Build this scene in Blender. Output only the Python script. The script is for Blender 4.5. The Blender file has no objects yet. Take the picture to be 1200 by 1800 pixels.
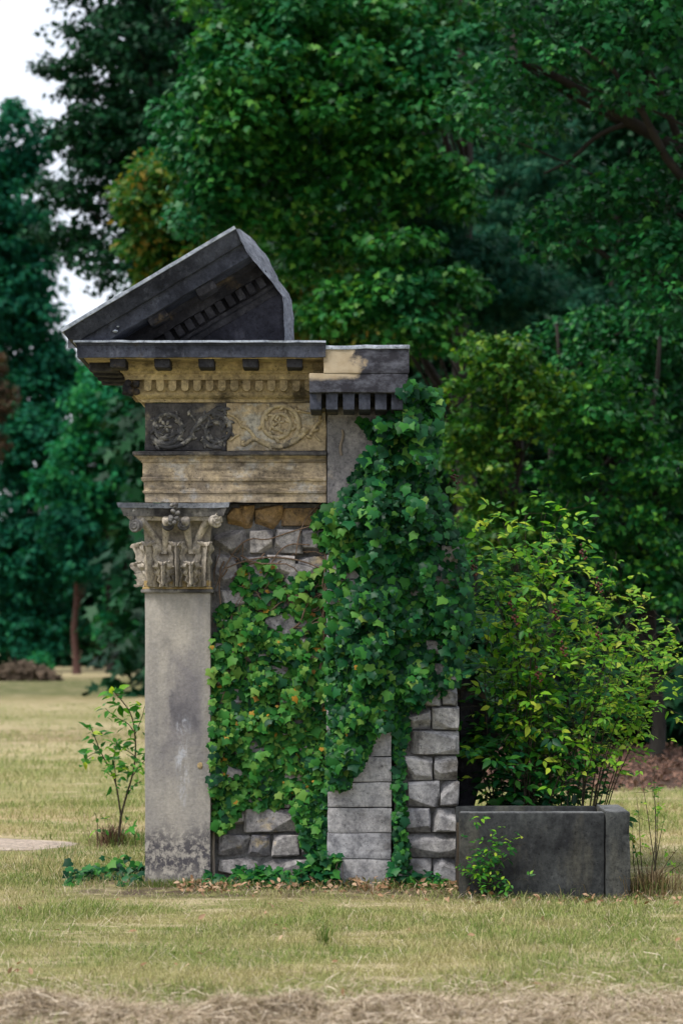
import bpy, bmesh, math, random
import numpy as np
from mathutils import Vector, Matrix, noise

random.seed(7)
R = np.random.default_rng(11)
rad = math.radians

# ---------------------------------------------------------------- camera, light, exposure
scene = bpy.context.scene
col = scene.collection
F, D, H, HY = 3600.0, 12.0, 1.45, 1120.0      # focal length in photo pixels, distance to the ruin, eye height, horizon row

cam_data = bpy.data.cameras.new('camera')
cam_data.sensor_fit = 'VERTICAL'
cam_data.sensor_height = 36.0
cam_data.lens = 72.0
cam_data.shift_y = (HY - 900) / 1800
cam_data.clip_start = 0.1
cam_data.clip_end = 1500
cam_data.dof.use_dof = True
cam_data.dof.focus_distance = 11.7
cam_data.dof.aperture_fstop = 2.4
cam = bpy.data.objects.new('camera', cam_data)
col.objects.link(cam)
cam.location = (0, -D, H)
cam.rotation_euler = (rad(90), 0, 0)
scene.camera = cam

SUN_EL, SUN_AZ = 56.0, 232.0      # a veiled sun high behind the camera, a little to the left (azimuth clockwise from +Y)
world = bpy.data.worlds.new('World')
scene.world = world
world.use_nodes = True
wn, wl = world.node_tree.nodes, world.node_tree.links
wn.clear()
sky = wn.new('ShaderNodeTexSky')
sky.sky_type = 'NISHITA'
sky.sun_disc = False
sky.sun_elevation = rad(SUN_EL)
sky.sun_rotation = rad(SUN_AZ)
sky.air_density = 1.0
sky.dust_density = 3.0
veil = wn.new('ShaderNodeMixRGB')
veil.inputs['Fac'].default_value = 0.62
veil.inputs['Color2'].default_value = (11.5, 12.0, 13.0, 1)        # thin even cloud over the whole sky
bg = wn.new('ShaderNodeBackground')
bg.inputs['Strength'].default_value = 0.078
out = wn.new('ShaderNodeOutputWorld')
wl.new(sky.outputs['Color'], veil.inputs['Color1'])
wl.new(veil.outputs['Color'], bg.inputs['Color'])
wl.new(bg.outputs['Background'], out.inputs['Surface'])

sun_data = bpy.data.lights.new('sun', 'SUN')
sun_data.energy = 2.9
sun_data.angle = rad(20)
sun_data.color = (1.0, 0.955, 0.885)
sun = bpy.data.objects.new('sun', sun_data)
col.objects.link(sun)
el, az = rad(SUN_EL), rad(SUN_AZ)
to_sun = Vector((math.sin(az) * math.cos(el), math.cos(az) * math.cos(el), math.sin(el)))
sun.rotation_euler = to_sun.to_track_quat('Z', 'Y').to_euler()

scene.view_settings.view_transform = 'Standard'
scene.view_settings.look = 'None'
scene.view_settings.exposure = 0.75
scene.view_settings.gamma = 1.0
scene.view_settings.use_curve_mapping = False
scene.render.engine = 'CYCLES'
cy = scene.cycles
cy.use_denoising = True
cy.max_bounces = 6
cy.diffuse_bounces = 3
cy.glossy_bounces = 2
cy.transmission_bounces = 3
cy.use_adaptive_sampling = True
cy.adaptive_threshold = 0.015

# ---------------------------------------------------------------- helpers
def at(px, py, Y=0.0):
    """The point of the place that the photo shows at (px, py), when it stands at depth Y behind the ruin's front."""
    d = D + Y
    return Vector(((px - 600) * d / F, Y, H + (HY - py) * d / F))

def tag(o, label=None, cat=None, group=None, kind=None):
    if label: o['label'] = label
    if cat: o['category'] = cat
    if group: o['group'] = group
    if kind: o['kind'] = kind
    return o

def empty(name, loc, label, cat, group=None):
    o = bpy.data.objects.new(name, None)
    col.objects.link(o)
    o.location = loc
    o.empty_display_size = 0.2
    return tag(o, label, cat, group)

def link(name, me, parent=None, kind=None):
    o = bpy.data.objects.new(name, me)
    col.objects.link(o)
    if parent is not None:
        o.parent = parent
        # geometry is written in world coordinates: undo the parents' offset
        off = Vector()
        p = parent
        while p is not None:
            off += p.location
            p = p.parent
        o.location = -off
    if kind: o['kind'] = kind
    return o

def child_at(name, me, parent, loc):
    o = link(name, me, parent)
    o.location = o.location + Vector(loc)
    return o

def mesh_of(name, verts, faces, mat, smooth=False, sharp=None):
    me = bpy.data.meshes.new(name)
    me.from_pydata([tuple(v) for v in verts], [], faces)
    mats = mat if isinstance(mat, (list, tuple)) else [mat]
    for m in mats: me.materials.append(m)
    if smooth or sharp:
        me.shade_smooth()
        if sharp: me.set_sharp_from_angle(angle=rad(sharp))
    return me

def bm_mesh(name, bm, mat, sharp=None):
    bmesh.ops.recalc_face_normals(bm, faces=bm.faces)
    me = bpy.data.meshes.new(name)
    bm.to_mesh(me)
    bm.free()
    mats = mat if isinstance(mat, (list, tuple)) else [mat]
    for m in mats: me.materials.append(m)
    if sharp:
        me.shade_smooth()
        me.set_sharp_from_angle(angle=rad(sharp))
    return me

def np_mesh(name, V, T, mats, mi=None, smooth=False):
    """A triangle mesh out of numpy arrays."""
    me = bpy.data.meshes.new(name)
    V = np.asarray(V, np.float32); T = np.asarray(T, np.int32)
    me.vertices.add(len(V)); me.vertices.foreach_set('co', V.ravel())
    me.loops.add(len(T) * 3); me.loops.foreach_set('vertex_index', T.ravel())
    me.polygons.add(len(T))
    me.polygons.foreach_set('loop_start', np.arange(0, len(T) * 3, 3, dtype=np.int32))
    me.polygons.foreach_set('loop_total', np.full(len(T), 3, np.int32))
    for m in (mats if isinstance(mats, (list, tuple)) else [mats]): me.materials.append(m)
    if mi is not None: me.polygons.foreach_set('material_index', np.asarray(mi, np.int32))
    if smooth: me.polygons.foreach_set('use_smooth', np.ones(len(T), bool))
    me.update(calc_edges=True)
    me.validate()
    return me

class Tubes:
    """Collects tapered tubes along polylines as one triangle mesh."""
    def __init__(s): s.V = []; s.T = []; s.n = 0
    def add(s, pts, r, sides=6):
        pts = np.asarray([tuple(p) for p in pts], float)
        r = np.broadcast_to(np.asarray(r, float), (len(pts),))
        t = np.gradient(pts, axis=0)
        t /= np.linalg.norm(t, axis=1)[:, None] + 1e-9
        up = np.array([0.31, 0.17, 0.93]) if abs(t[0, 2]) < .9 else np.array([1.0, .1, 0])
        a = np.cross(t, up); a /= np.linalg.norm(a, axis=1)[:, None] + 1e-9
        b = np.cross(t, a)
        ang = np.arange(sides) * 2 * math.pi / sides
        ring = pts[:, None, :] + r[:, None, None] * (np.cos(ang)[None, :, None] * a[:, None, :] + np.sin(ang)[None, :, None] * b[:, None, :])
        s.V.append(ring.reshape(-1, 3))
        for i in range(len(pts) - 1):
            for k in range(sides):
                p, q = s.n + i * sides + k, s.n + i * sides + (k + 1) % sides
                s.T.append((p, q, q + sides)); s.T.append((p, q + sides, p + sides))
        for base in (0, (len(pts) - 1) * sides):
            for k in range(1, sides - 1):
                s.T.append((s.n + base, s.n + base + k, s.n + base + k + 1))
        s.n += len(pts) * sides
    def mesh(s, name, mat): return np_mesh(name, np.concatenate(s.V), s.T, mat, smooth=True)

def wobble(p, q, n, amp, sag=0.0, rs=None):
    """A bent line from p to q."""
    p, q = Vector(p), Vector(q)
    L = (q - p).length
    ph = [random.uniform(0, 6.28) for _ in range(4)]
    out = []
    for i in range(n):
        t = i / (n - 1)
        v = p.lerp(q, t)
        e = math.sin(math.pi * t)
        v += Vector((math.sin(ph[0] + 5 * t) * amp, math.sin(ph[1] + 4 * t) * amp, math.sin(ph[2] + 6 * t) * amp)) * L * (e * .7 + .3 * t)
        v.z += sag * e * L
        out.append(v)
    return out

# leaf outlines: (side, tip), base at the origin, one unit long
def fan(outline, c, cup=0.0, droop=0.0):
    V = [(c[0], c[1], 0.0)] + [(x, y, cup * (abs(x) + abs(y - c[1])) - droop * max(0, y - c[1]) ** 2) for x, y in outline]
    n = len(outline)
    return np.array(V), np.array([(0, i + 1, (i + 1) % n + 1) for i in range(n)])
IVY = fan([(0, .0), (.24, -.15), (.46, -.04), (.47, .18), (.62, .42), (.33, .56), (.14, .80), (0, 1.0), (-.14, .80), (-.34, .55), (-.60, .40), (-.46, .18), (-.45, -.05), (-.24, -.14)], (0, .28), -.14, .28)
IVY2 = fan([(0, .0), (.30, -.12), (.52, .10), (.46, .34), (.24, .56), (.05, .96), (-.26, .55), (-.50, .36), (-.50, .06), (-.28, -.14)], (0, .28), -.16, .2)
MAPLE = fan([(0, 0), (.30, -.06), (.42, .08), (.30, .2), (.62, .42), (.40, .5), (.2, .5), (.22, .68), (0, 1), (-.22, .68), (-.2, .5), (-.4, .5), (-.62, .42), (-.3, .2), (-.42, .08), (-.3, -.06)], (0, .3), -.08, .2)
OVATE = (np.array([(0, 0, 0), (.24, .3, .07), (.2, .62, .05), (0, 1, -.1), (-.2, .62, .05), (-.24, .3, .07), (0, .5, 0)]),
         np.array([(0, 1, 6), (1, 2, 6), (2, 3, 6), (3, 4, 6), (4, 5, 6), (5, 0, 6)]))
DIAMOND = (np.array([(0, 0, 0), (.34, .45, .1), (0, 1, -.06), (-.34, .45, .1)]), np.array([(0, 1, 2), (0, 2, 3)]))
SPRAY = (np.array([(0, 0, 0), (.5, .35, .12), (.18, .5, 0), (.42, .95, -.1), (0, .75, .05), (-.4, 1, -.05), (-.2, .5, 0), (-.5, .4, .1)]),
         np.array([(0, 1, 2), (2, 3, 4), (0, 2, 4), (0, 4, 6), (4, 5, 6), (0, 6, 7)]))
NEEDLE = (np.array([(-.05, 0, 0), (.05, 0, 0), (0, 1, 0), (-.5, .75, .1), (.5, .75, -.1), (-.3, .95, -.1), (.3, .9, .15)]),
          np.array([(0, 1, 2), (0, 1, 3), (0, 1, 4), (0, 1, 5), (0, 1, 6)]))

def frames(nrm, tip):
    nrm = nrm / (np.linalg.norm(nrm, axis=1)[:, None] + 1e-9)
    tip = tip - (tip * nrm).sum(1)[:, None] * nrm
    tip /= np.linalg.norm(tip, axis=1)[:, None] + 1e-9
    return np.stack([np.cross(tip, nrm), tip, nrm], axis=2)          # columns side, tip, normal

def leaf_mesh(name, shape, pos, Rm, size, mats, mi=None):
    tv, tt = shape
    V = pos[:, None, :] + np.einsum('nij,kj->nki', Rm, tv) * size[:, None, None]
    T = tt[None, :, :] + (np.arange(len(pos)) * len(tv))[:, None, None]
    m = None if mi is None else np.repeat(mi, len(tt))
    return np_mesh(name, V.reshape(-1, 3), T.reshape(-1, 3), mats, m)

def leaf_parts(parent, shapes, pos, Rm, size, mats, mi, rank, n_single, single='leaf', rest='leaves'):
    """The n_single best ranked leaves become parts of their own, the rest one part of kind stuff."""
    order = np.argsort(-rank)
    first, others = order[:n_single], order[n_single:]
    cache = {}
    for i in first:
        k = (int(mi[i]), int(i) % len(shapes))
        if k not in cache:
            tv, tt = shapes[k[1]]
            cache[k] = np_mesh(single, tv, tt, mats[k[0]])
        o = bpy.data.objects.new(single, cache[k])
        col.objects.link(o)
        o.parent = parent
        M = Matrix([[Rm[i][r][c] * size[i] for c in range(3)] + [pos[i][r] - parent.location[r]] for r in range(3)] + [[0, 0, 0, 1]])
        o.matrix_local = M
    if len(others):
        link(rest, leaf_mesh(rest, shapes[0], pos[others], Rm[others], size[others], mats, mi[others]), parent, 'stuff')

def in_poly(px, py, poly):
    inside = np.zeros(len(px), bool)
    n = len(poly)
    for i in range(n):
        x0, y0 = poly[i]; x1, y1 = poly[(i + 1) % n]
        c = ((y0 > py) != (y1 > py)) & (px < (x1 - x0) * (py - y0) / (y1 - y0 + 1e-9) + x0)
        inside ^= c
    return inside

def sample_poly(poly, n):
    a = np.array(poly, float)
    lo, hi = a.min(0), a.max(0)
    xs, ys = [], []
    got = 0
    while got < n:
        p = R.uniform(lo, hi, (n * 2, 2))
        k = in_poly(p[:, 0], p[:, 1], poly)
        xs.append(p[k, 0]); ys.append(p[k, 1]); got += k.sum()
    return np.concatenate(xs)[:n], np.concatenate(ys)[:n]

# ---------------------------------------------------------------- materials
class G:
    def __init__(s, name):
        s.m = bpy.data.materials.new(name); s.m.use_nodes = True
        s.n, s.l = s.m.node_tree.nodes, s.m.node_tree.links
        s.n.clear()
        s.out = s.n.new('ShaderNodeOutputMaterial')
        s.geo = s.n.new('ShaderNodeNewGeometry')
        s.pos = s.geo.outputs['Position']
    def put(s, sock, v):
        if hasattr(v, 'is_output'): s.l.new(v, sock)
        elif isinstance(v, (tuple, list)) and len(v) == 3 and sock.type == 'RGBA': sock.default_value = (*v, 1)
        else: sock.default_value = v
    def vec(s, scale, loc=(0, 0, 0)):
        k = s.n.new('ShaderNodeMapping'); s.l.new(s.pos, k.inputs['Vector'])
        k.inputs['Scale'].default_value = scale; k.inputs['Location'].default_value = loc
        return k.outputs['Vector']
    def noise(s, scale, detail=4, rough=.55, vec=None, dist=0.0):
        k = s.n.new('ShaderNodeTexNoise')
        s.l.new(vec if vec is not None else s.pos, k.inputs['Vector'])
        k.inputs['Scale'].default_value = scale; k.inputs['Detail'].default_value = detail
        k.inputs['Roughness'].default_value = rough; k.inputs['Distortion'].default_value = dist
        return k.outputs['Fac']
    def ramp(s, f, stops, const=False):
        k = s.n.new('ShaderNodeValToRGB')
        if const: k.color_ramp.interpolation = 'CONSTANT'
        e = k.color_ramp.elements
        while len(e) < len(stops): e.new(0.5)
        for q, (p, c) in zip(e, stops):
            q.position = p; q.color = (*c, 1) if isinstance(c, tuple) else (c, c, c, 1)
        s.put(k.inputs['Fac'], f)
        return k.outputs['Color']
    def mix(s, f, a, b, mode='MIX'):
        k = s.n.new('ShaderNodeMixRGB'); k.blend_type = mode
        s.put(k.inputs['Fac'], f); s.put(k.inputs['Color1'], a); s.put(k.inputs['Color2'], b)
        return k.outputs['Color']
    def math(s, op, a, b=0.0, clamp=False):
        k = s.n.new('ShaderNodeMath'); k.operation = op; k.use_clamp = clamp
        s.put(k.inputs[0], a); s.put(k.inputs[1], b)
        return k.outputs[0]
    def span(s, v, a, b, c=0.0, d=1.0):
        k = s.n.new('ShaderNodeMapRange'); k.interpolation_type = 'SMOOTHSTEP'
        s.put(k.inputs['Value'], v)
        for i, x in enumerate((a, b, c, d)): k.inputs[i + 1].default_value = x
        return k.outputs['Result']
    def xyz(s):
        k = s.n.new('ShaderNodeSeparateXYZ'); s.l.new(s.pos, k.inputs[0]); return k.outputs
    def rand(s):
        o = s.n.new('ShaderNodeObjectInfo')
        return s.math('FRACT', s.math('ADD', s.geo.outputs['Random Per Island'], o.outputs['Random']))
    def bump(s, h, strength, dist=.01):
        k = s.n.new('ShaderNodeBump'); k.inputs['Strength'].default_value = strength; k.inputs['Distance'].default_value = dist
        s.put(k.inputs['Height'], h); return k.outputs['Normal']
    def principled(s, color, rough=.9, spec=.3, normal=None, metal=0.0):
        k = s.n.new('ShaderNodeBsdfPrincipled')
        s.put(k.inputs['Base Color'], color); s.put(k.inputs['Roughness'], rough)
        k.inputs['Specular IOR Level'].default_value = spec; k.inputs['Metallic'].default_value = metal
        if normal is not None: s.l.new(normal, k.inputs['Normal'])
        return k.outputs['BSDF']
    def done(s, sh): s.l.new(sh, s.out.inputs['Surface']); return s.m

def stone(name, c1, c2, stain=(.022, .022, .026), amt=.6, s_scale=2.2, lo=.5, hi=.62, streak=.45, spots=None, low=None, per=.0,
          bump=.5, rough=.92, c_scale=4.0, fine=45, tool=False, seed=0.0):
    g = G(name)
    off = (seed * 3.1, seed * 1.7, seed * 2.3)
    base = g.mix(g.ramp(g.noise(c_scale, 7, .6, g.vec((1, 1, 1), off)), [(.35, 0.0), (.65, 1.0)]), c1, c2)
    pale = tuple(min(1, x * 1.35 + .03) for x in c1)
    base = g.mix(g.math('MULTIPLY', g.ramp(g.noise(c_scale * 3.3, 6, .7, g.vec((1, 1, .7), off)), [(.55, 0.0), (.72, 1.0)]), .55), base, pale)
    if per:
        o = g.n.new('ShaderNodeObjectInfo')
        base = g.mix(1.0, base, g.ramp(o.outputs['Random'], [(0, (1 - per, 1 - per, 1 - per * .9)), (.5, (1, .98, .95)), (1, (1 + per, 1 + per * .8, 1 + per * .55))]), 'MULTIPLY')
    if spots:
        c, sc, a, b = spots
        base = g.mix(g.ramp(g.noise(sc, 6, .65, g.vec((1, 1, 1.2), (off[1], off[0], 5))), [(a, 0.0), (b, 1.0)]), base, c)
    m = g.ramp(g.noise(s_scale, 8, .66, g.vec((1, 1, streak), (off[2], 3, off[0]))), [(lo, 0.0), (hi, 1.0)])
    m = g.math('MULTIPLY', m, amt)
    if low:
        z = g.xyz()['Z']
        zz = g.math('ADD', z, g.math('MULTIPLY', g.math('SUBTRACT', g.noise(5, 7, .65), .5), low[3] if len(low) > 3 else .35))
        m = g.math('MAXIMUM', m, g.math('MULTIPLY', g.span(zz, low[0], low[1], 1, 0), low[2]))
    base = g.mix(m, base, stain)
    grain = g.noise(fine, 5, .75)
    base = g.mix(1.0, base, g.ramp(grain, [(.32, (.62, .62, .63)), (.5, (1, 1, 1)), (.68, (1.3, 1.29, 1.27))]), 'MULTIPLY')
    weather = g.noise(17, 8, .74, g.vec((1, 1, .75), (off[1], 4, off[2])))
    base = g.mix(1.0, base, g.ramp(weather, [(.34, (.52, .52, .54)), (.47, (.98, .98, .98)), (.66, (1.28, 1.27, 1.25))]), 'MULTIPLY')
    pit = g.ramp(g.noise(70, 2, .5, g.vec((1, 1, 1), (off[0], off[1], 2))), [(.66, 1.0), (.72, .35)])
    base = g.mix(1.0, base, pit, 'MULTIPLY')
    h = g.math('ADD', g.math('MULTIPLY', g.noise(14, 6, .65), .7), g.math('MULTIPLY', grain, .35))
    if tool:
        w = g.n.new('ShaderNodeTexWave'); w.bands_direction = 'Z'
        w.inputs['Scale'].default_value = 60; w.inputs['Distortion'].default_value = 2.2; w.inputs['Detail'].default_value = 3
        w.inputs['Detail Scale'].default_value = 2.5
        g.l.new(g.pos, w.inputs['Vector'])
        h = g.math('ADD', h, g.math('MULTIPLY', w.outputs['Fac'], .35))
        base = g.mix(.5, base, g.mix(1.0, base, g.ramp(w.outputs['Fac'], [(.1, (.75, .75, .75)), (.9, (1.15, 1.15, 1.15))]), 'MULTIPLY'))
    return g.done(g.principled(base, rough, .14, g.bump(h, bump, .012)))

def leaf_mat(name, stops, trans=.35, rough=.5, spec=.35, patch=None):
    g = G(name)
    c = g.ramp(g.rand(), stops)
    if patch:
        c = g.mix(g.ramp(g.noise(patch[1], 3), [(patch[2], 0.0), (patch[3], 1.0)]), c, g.mix(.6, c, patch[0]))
    p = g.principled(c, rough, spec)
    t = g.n.new('ShaderNodeBsdfTranslucent')
    g.put(t.inputs['Color'], g.mix(1.0, c, (1.25, 1.35, .7), 'MULTIPLY'))
    x = g.n.new('ShaderNodeMixShader'); x.inputs['Fac'].default_value = trans
    g.l.new(p, x.inputs[1]); g.l.new(t.outputs[0], x.inputs[2])
    return g.done(x.outputs[0])

def bark(name, c1, c2, scale=9):
    g = G(name)
    n = g.noise(scale, 6, .7, g.vec((1, 1, .22)))
    return g.done(g.principled(g.mix(g.ramp(n, [(.35, 0.0), (.65, 1.0)]), c1, c2), .9, .2, g.bump(n, .8, .03)))

M = {}
M['shaft'] = stone('weathered_sandstone', (.40, .355, .285), (.235, .212, .195), stain=(.055, .054, .066), amt=.7, s_scale=2.6, lo=.48, hi=.68, streak=.3,
                   low=(.10, .72, .9, 1.3), c_scale=3.0, spots=((.33, .28, .17), 9, .62, .72), bump=.28)
M['capital'] = stone('grey_carved_stone', (.40, .355, .29), (.23, .21, .19), amt=.65, s_scale=4, lo=.5, hi=.68, streak=.7, c_scale=9, bump=.4)
M['capital_dark'] = stone('soot_carved_stone', (.20, .19, .18), (.09, .088, .088), stain=(.02, .02, .024), amt=.8, s_scale=4, lo=.45, hi=.6, spots=((.42, .41, .40), 7, .63, .68), c_scale=8, bump=.4)
M['ochre_lichen'] = stone('ochre_lichen_stone', (.34, .22, .06), (.28, .22, .13), amt=.3, spots=((.36, .33, .28), 9, .5, .6), c_scale=9)
M['architrave'] = stone('tan_sandstone', (.42, .335, .22), (.23, .192, .15), stain=(.05, .042, .036), amt=.7, s_scale=3.6, lo=.50, hi=.64, streak=4.5,
                        spots=((.36, .34, .31), 6, .54, .64), c_scale=7, bump=.45)
M['ochre'] = stone('ochre_sandstone', (.43, .345, .20), (.25, .198, .125), stain=(.03, .026, .022), amt=.85, s_scale=4.2, lo=.52, hi=.66, streak=1.4, c_scale=6, bump=.4)
M['frieze_dark'] = stone('soot_blackened_sandstone', (.080, .076, .075), (.034, .033, .036), stain=(.28, .235, .165), amt=.75, s_scale=4.2, lo=.53, hi=.66, streak=1, c_scale=8, bump=.4)
M['frieze_pale'] = stone('buff_sandstone', (.42, .34, .22), (.30, .235, .145), stain=(.06, .055, .05), amt=.6, s_scale=4.5, lo=.56, hi=.66, streak=1, c_scale=7, spots=((.37, .35, .30), 5, .52, .6), bump=.4)
M['relief_dark'] = stone('dark_carved_relief', (.105, .104, .105), (.045, .045, .05), stain=(.36, .34, .30), amt=.8, s_scale=11, lo=.50, hi=.60, streak=1, bump=.4)
M['relief_pale'] = stone('pale_carved_relief', (.42, .36, .25), (.33, .26, .15), stain=(.05, .048, .048), amt=.8, s_scale=8, lo=.56, hi=.64, streak=1, bump=.4)
M['black'] = stone('black_crusted_stone', (.040, .040, .047), (.010, .010, .013), stain=(.105, .078, .044), amt=.8, s_scale=4.5, lo=.58, hi=.70, streak=1.3, c_scale=5, bump=.45, rough=.9)
M['tympanum'] = stone('black_tympanum_stone', (.028, .029, .040), (.011, .011, .016), stain=(.08, .08, .10), amt=.5, s_scale=4, lo=.6, hi=.7, c_scale=3, bump=.3, rough=.8)
M['corona'] = stone('blue_black_stone', (.050, .056, .078), (.014, .016, .024), stain=(.10, .085, .06), amt=.55, s_scale=4.5, lo=.57, hi=.68, c_scale=4, bump=.4, rough=.7)
M['fracture'] = stone('fractured_grey_stone', (.20, .215, .25), (.12, .13, .155), stain=(.05, .052, .06), amt=.5, s_scale=5, lo=.52, hi=.66, streak=.8, c_scale=10, bump=.9)
M['zinc'] = stone('weathered_zinc_sheet', (.34, .38, .45), (.22, .25, .31), stain=(.08, .09, .10), amt=.6, s_scale=7, lo=.56, hi=.66, streak=1, c_scale=12, bump=.3, rough=.6)
M['body'] = stone('smooth_grey_stone', (.235, .225, .225), (.165, .160, .170), stain=(.055, .055, .065), amt=.6, s_scale=2.5, lo=.5, hi=.68, c_scale=5, streak=.4, spots=((.34, .30, .25), 3.0, .62, .7), bump=.35)
M['pier'] = stone('pale_grey_block', (.30, .302, .318), (.195, .196, .212), stain=(.085, .08, .08), amt=.7, s_scale=5, lo=.54, hi=.68, streak=1.4, c_scale=7, per=.12, bump=.6)
M['rubble'] = stone('grey_rubble_stone', (.29, .282, .288), (.165, .16, .17), stain=(.055, .05, .05), amt=.55, s_scale=6, lo=.52, hi=.64, streak=1, c_scale=9, per=.25, spots=((.33, .27, .18), 5, .6, .68), bump=.9)
M['rubble_ochre'] = stone('ochre_rubble_stone', (.26, .165, .07), (.17, .125, .08), amt=.7, s_scale=6, lo=.5, hi=.62, streak=1, c_scale=8, per=.2, bump=.7)
M['rustic'] = stone('rock_faced_grey_stone', (.30, .30, .31), (.175, .174, .184), stain=(.075, .066, .055), amt=.75, s_scale=5, lo=.54, hi=.66, streak=1, c_scale=8, per=.14, bump=.9)
M['mortar'] = stone('dark_mortar', (.17, .165, .16), (.085, .082, .082), amt=.5, bump=.6, c_scale=12)
M['trough'] = stone('charcoal_trough_stone', (.037, .040, .041), (.014, .015, .017), stain=(.088, .084, .066), amt=.65, s_scale=5, lo=.53, hi=.72, streak=.25, c_scale=3, bump=.35, rough=.8, low=None)
M['trough_end'] = stone('worn_trough_end', (.058, .062, .061), (.026, .028, .029), stain=(.11, .105, .085), amt=.6, s_scale=5, lo=.5, hi=.7, streak=.25, c_scale=4, bump=.5, seed=2.0)
M['trough_rim'] = stone('worn_trough_rim', (.13, .135, .14), (.07, .073, .078), amt=.4, bump=.5)
M['soil'] = stone('dark_soil', (.05, .038, .026), (.03, .024, .018), bump=1.0)
def block_mat():
    """Grey block, its left half still bare buff stone, the rest under a black crust."""
    g = G('half_blackened_block')
    o = g.xyz()
    n = g.noise(7, 7, .65)
    x = g.math('ADD', o['X'], g.math('MULTIPLY', g.math('SUBTRACT', n, .5), .34))
    z = g.math('ADD', o['Z'], g.math('MULTIPLY', g.math('SUBTRACT', g.noise(6, 6, .6, g.vec((1, 1, 1), (4, 2, 1))), .5), .10))
    bare = g.math('MULTIPLY', g.span(x, .055, .115, 1, 0), g.span(z, 2.91, 2.94, 0, 1))
    crust = g.mix(g.ramp(g.noise(9, 8, .7, g.vec((1, 1, 1.6))), [(.44, 0.0), (.66, 1.0)]), (.022, .022, .03), (.10, .105, .13))
    buff = g.mix(g.ramp(g.noise(9, 6, .6), [(.4, 0.0), (.65, 1.0)]), (.40, .33, .235), (.30, .235, .15))
    c = g.mix(bare, crust, buff)
    w = g.n.new('ShaderNodeTexWave'); w.bands_direction = 'Z'
    w.inputs['Scale'].default_value = 55; w.inputs['Distortion'].default_value = 2.5; w.inputs['Detail'].default_value = 3
    g.l.new(g.pos, w.inputs['Vector'])
    c = g.mix(.45, c, g.mix(1.0, c, g.ramp(w.outputs['Fac'], [(.1, (.6, .6, .6)), (.9, (1.3, 1.3, 1.3))]), 'MULTIPLY'))
    h = g.math('ADD', g.math('MULTIPLY', w.outputs['Fac'], .4), g.math('MULTIPLY', g.noise(30, 5, .6), .5))
    return g.done(g.principled(c, .9, .25, g.bump(h, .55, .012)))
M['block'] = block_mat()
def shaft_mat():
    """Plain shaft: buff above, grey violet streaks on its right half, pale salts, a flaking black crust at the foot."""
    g = G('pilaster_sandstone')
    o = g.xyz()
    streak = g.noise(2.2, 8, .62, g.vec((1.6, 1, .32), (3, 0, 1)))
    c = g.mix(g.ramp(streak, [(.36, 0.0), (.66, 1.0)]), (.36, .33, .285), (.18, .172, .170))
    c = g.mix(g.math('MULTIPLY', g.ramp(g.noise(12, 7, .7), [(.5, 0.0), (.7, 1.0)]), .35), c, (.41, .385, .345))
    def field(x0, x1, z0, z1, soft, wob, sc, seed):
        wx = g.math('MULTIPLY', g.math('SUBTRACT', g.noise(sc, 7, .65, g.vec((1.5, 1, .5), (seed, 2, 0))), .5), wob)
        wz = g.math('MULTIPLY', g.math('SUBTRACT', g.noise(sc, 7, .65, g.vec((1, 1, 1), (0, seed, 7))), .5), wob * 2)
        x, z = g.math('ADD', o['X'], wx), g.math('ADD', o['Z'], wz)
        f = g.math('MULTIPLY', g.span(x, x0 - soft, x0 + soft), g.span(x, x1 - soft, x1 + soft, 1, 0))
        return g.math('MULTIPLY', f, g.math('MULTIPLY', g.span(z, z0 - soft * 2, z0 + soft * 2), g.span(z, z1 - soft * 2, z1 + soft * 2, 1, 0)))
    c = g.mix(g.math('MULTIPLY', field(-1.03, -.80, .75, 1.30, .06, .35, 4, 3), .8), c, (.13, .122, .135))
    c = g.mix(g.math('MULTIPLY', field(-1.00, -.88, .95, 1.12, .03, .3, 6, 9), .7), c, (.075, .072, .085))
    c = g.mix(g.math('MULTIPLY', field(-1.06, -.98, 1.36, 1.44, .03, .2, 6, 5), .6), c, (.12, .115, .115))
    c = g.mix(g.math('MULTIPLY', g.math('MULTIPLY', field(-.965, -.905, .52, .95, .02, .22, 6, 6), g.ramp(g.noise(22, 7, .75, g.vec((1, 1, .4))), [(.46, 0.0), (.62, 1.0)])), .7), c, (.42, .44, .50))
    foot = field(-1.3, -.6, -.3, .34, .05, .30, 5, 1)
    flakes = g.ramp(g.noise(24, 9, .74, g.vec((1, 1, .8), (2, 2, 2))), [(.47, 1.0), (.56, 0.0)])
    fl2 = g.math('MULTIPLY', flakes, g.span(g.math('ADD', o['Z'], g.math('MULTIPLY', g.noise(4, 5), .25)), .5, .32, .55, 1))
    c = g.mix(g.math('MULTIPLY', g.math('MULTIPLY', foot, g.ramp(g.noise(3.4, 5, .6, g.vec((1, 1, 1), (5, 1, 3))), [(.34, .35), (.52, 1.0)])), fl2), c, (.062, .058, .066))
    grain = g.noise(55, 4, .7)
    c = g.mix(1.0, c, g.ramp(grain, [(.3, (.82, .82, .82)), (.7, (1.14, 1.14, 1.14))]), 'MULTIPLY')
    h = g.math('ADD', g.math('MULTIPLY', g.noise(9, 6, .6), .8), g.math('ADD', g.math('MULTIPLY', grain, .25), g.math('MULTIPLY', flakes, .3)))
    return g.done(g.principled(c, .9, .25, g.bump(h, .35, .012)))
M['shaft'] = shaft_mat()

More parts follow.
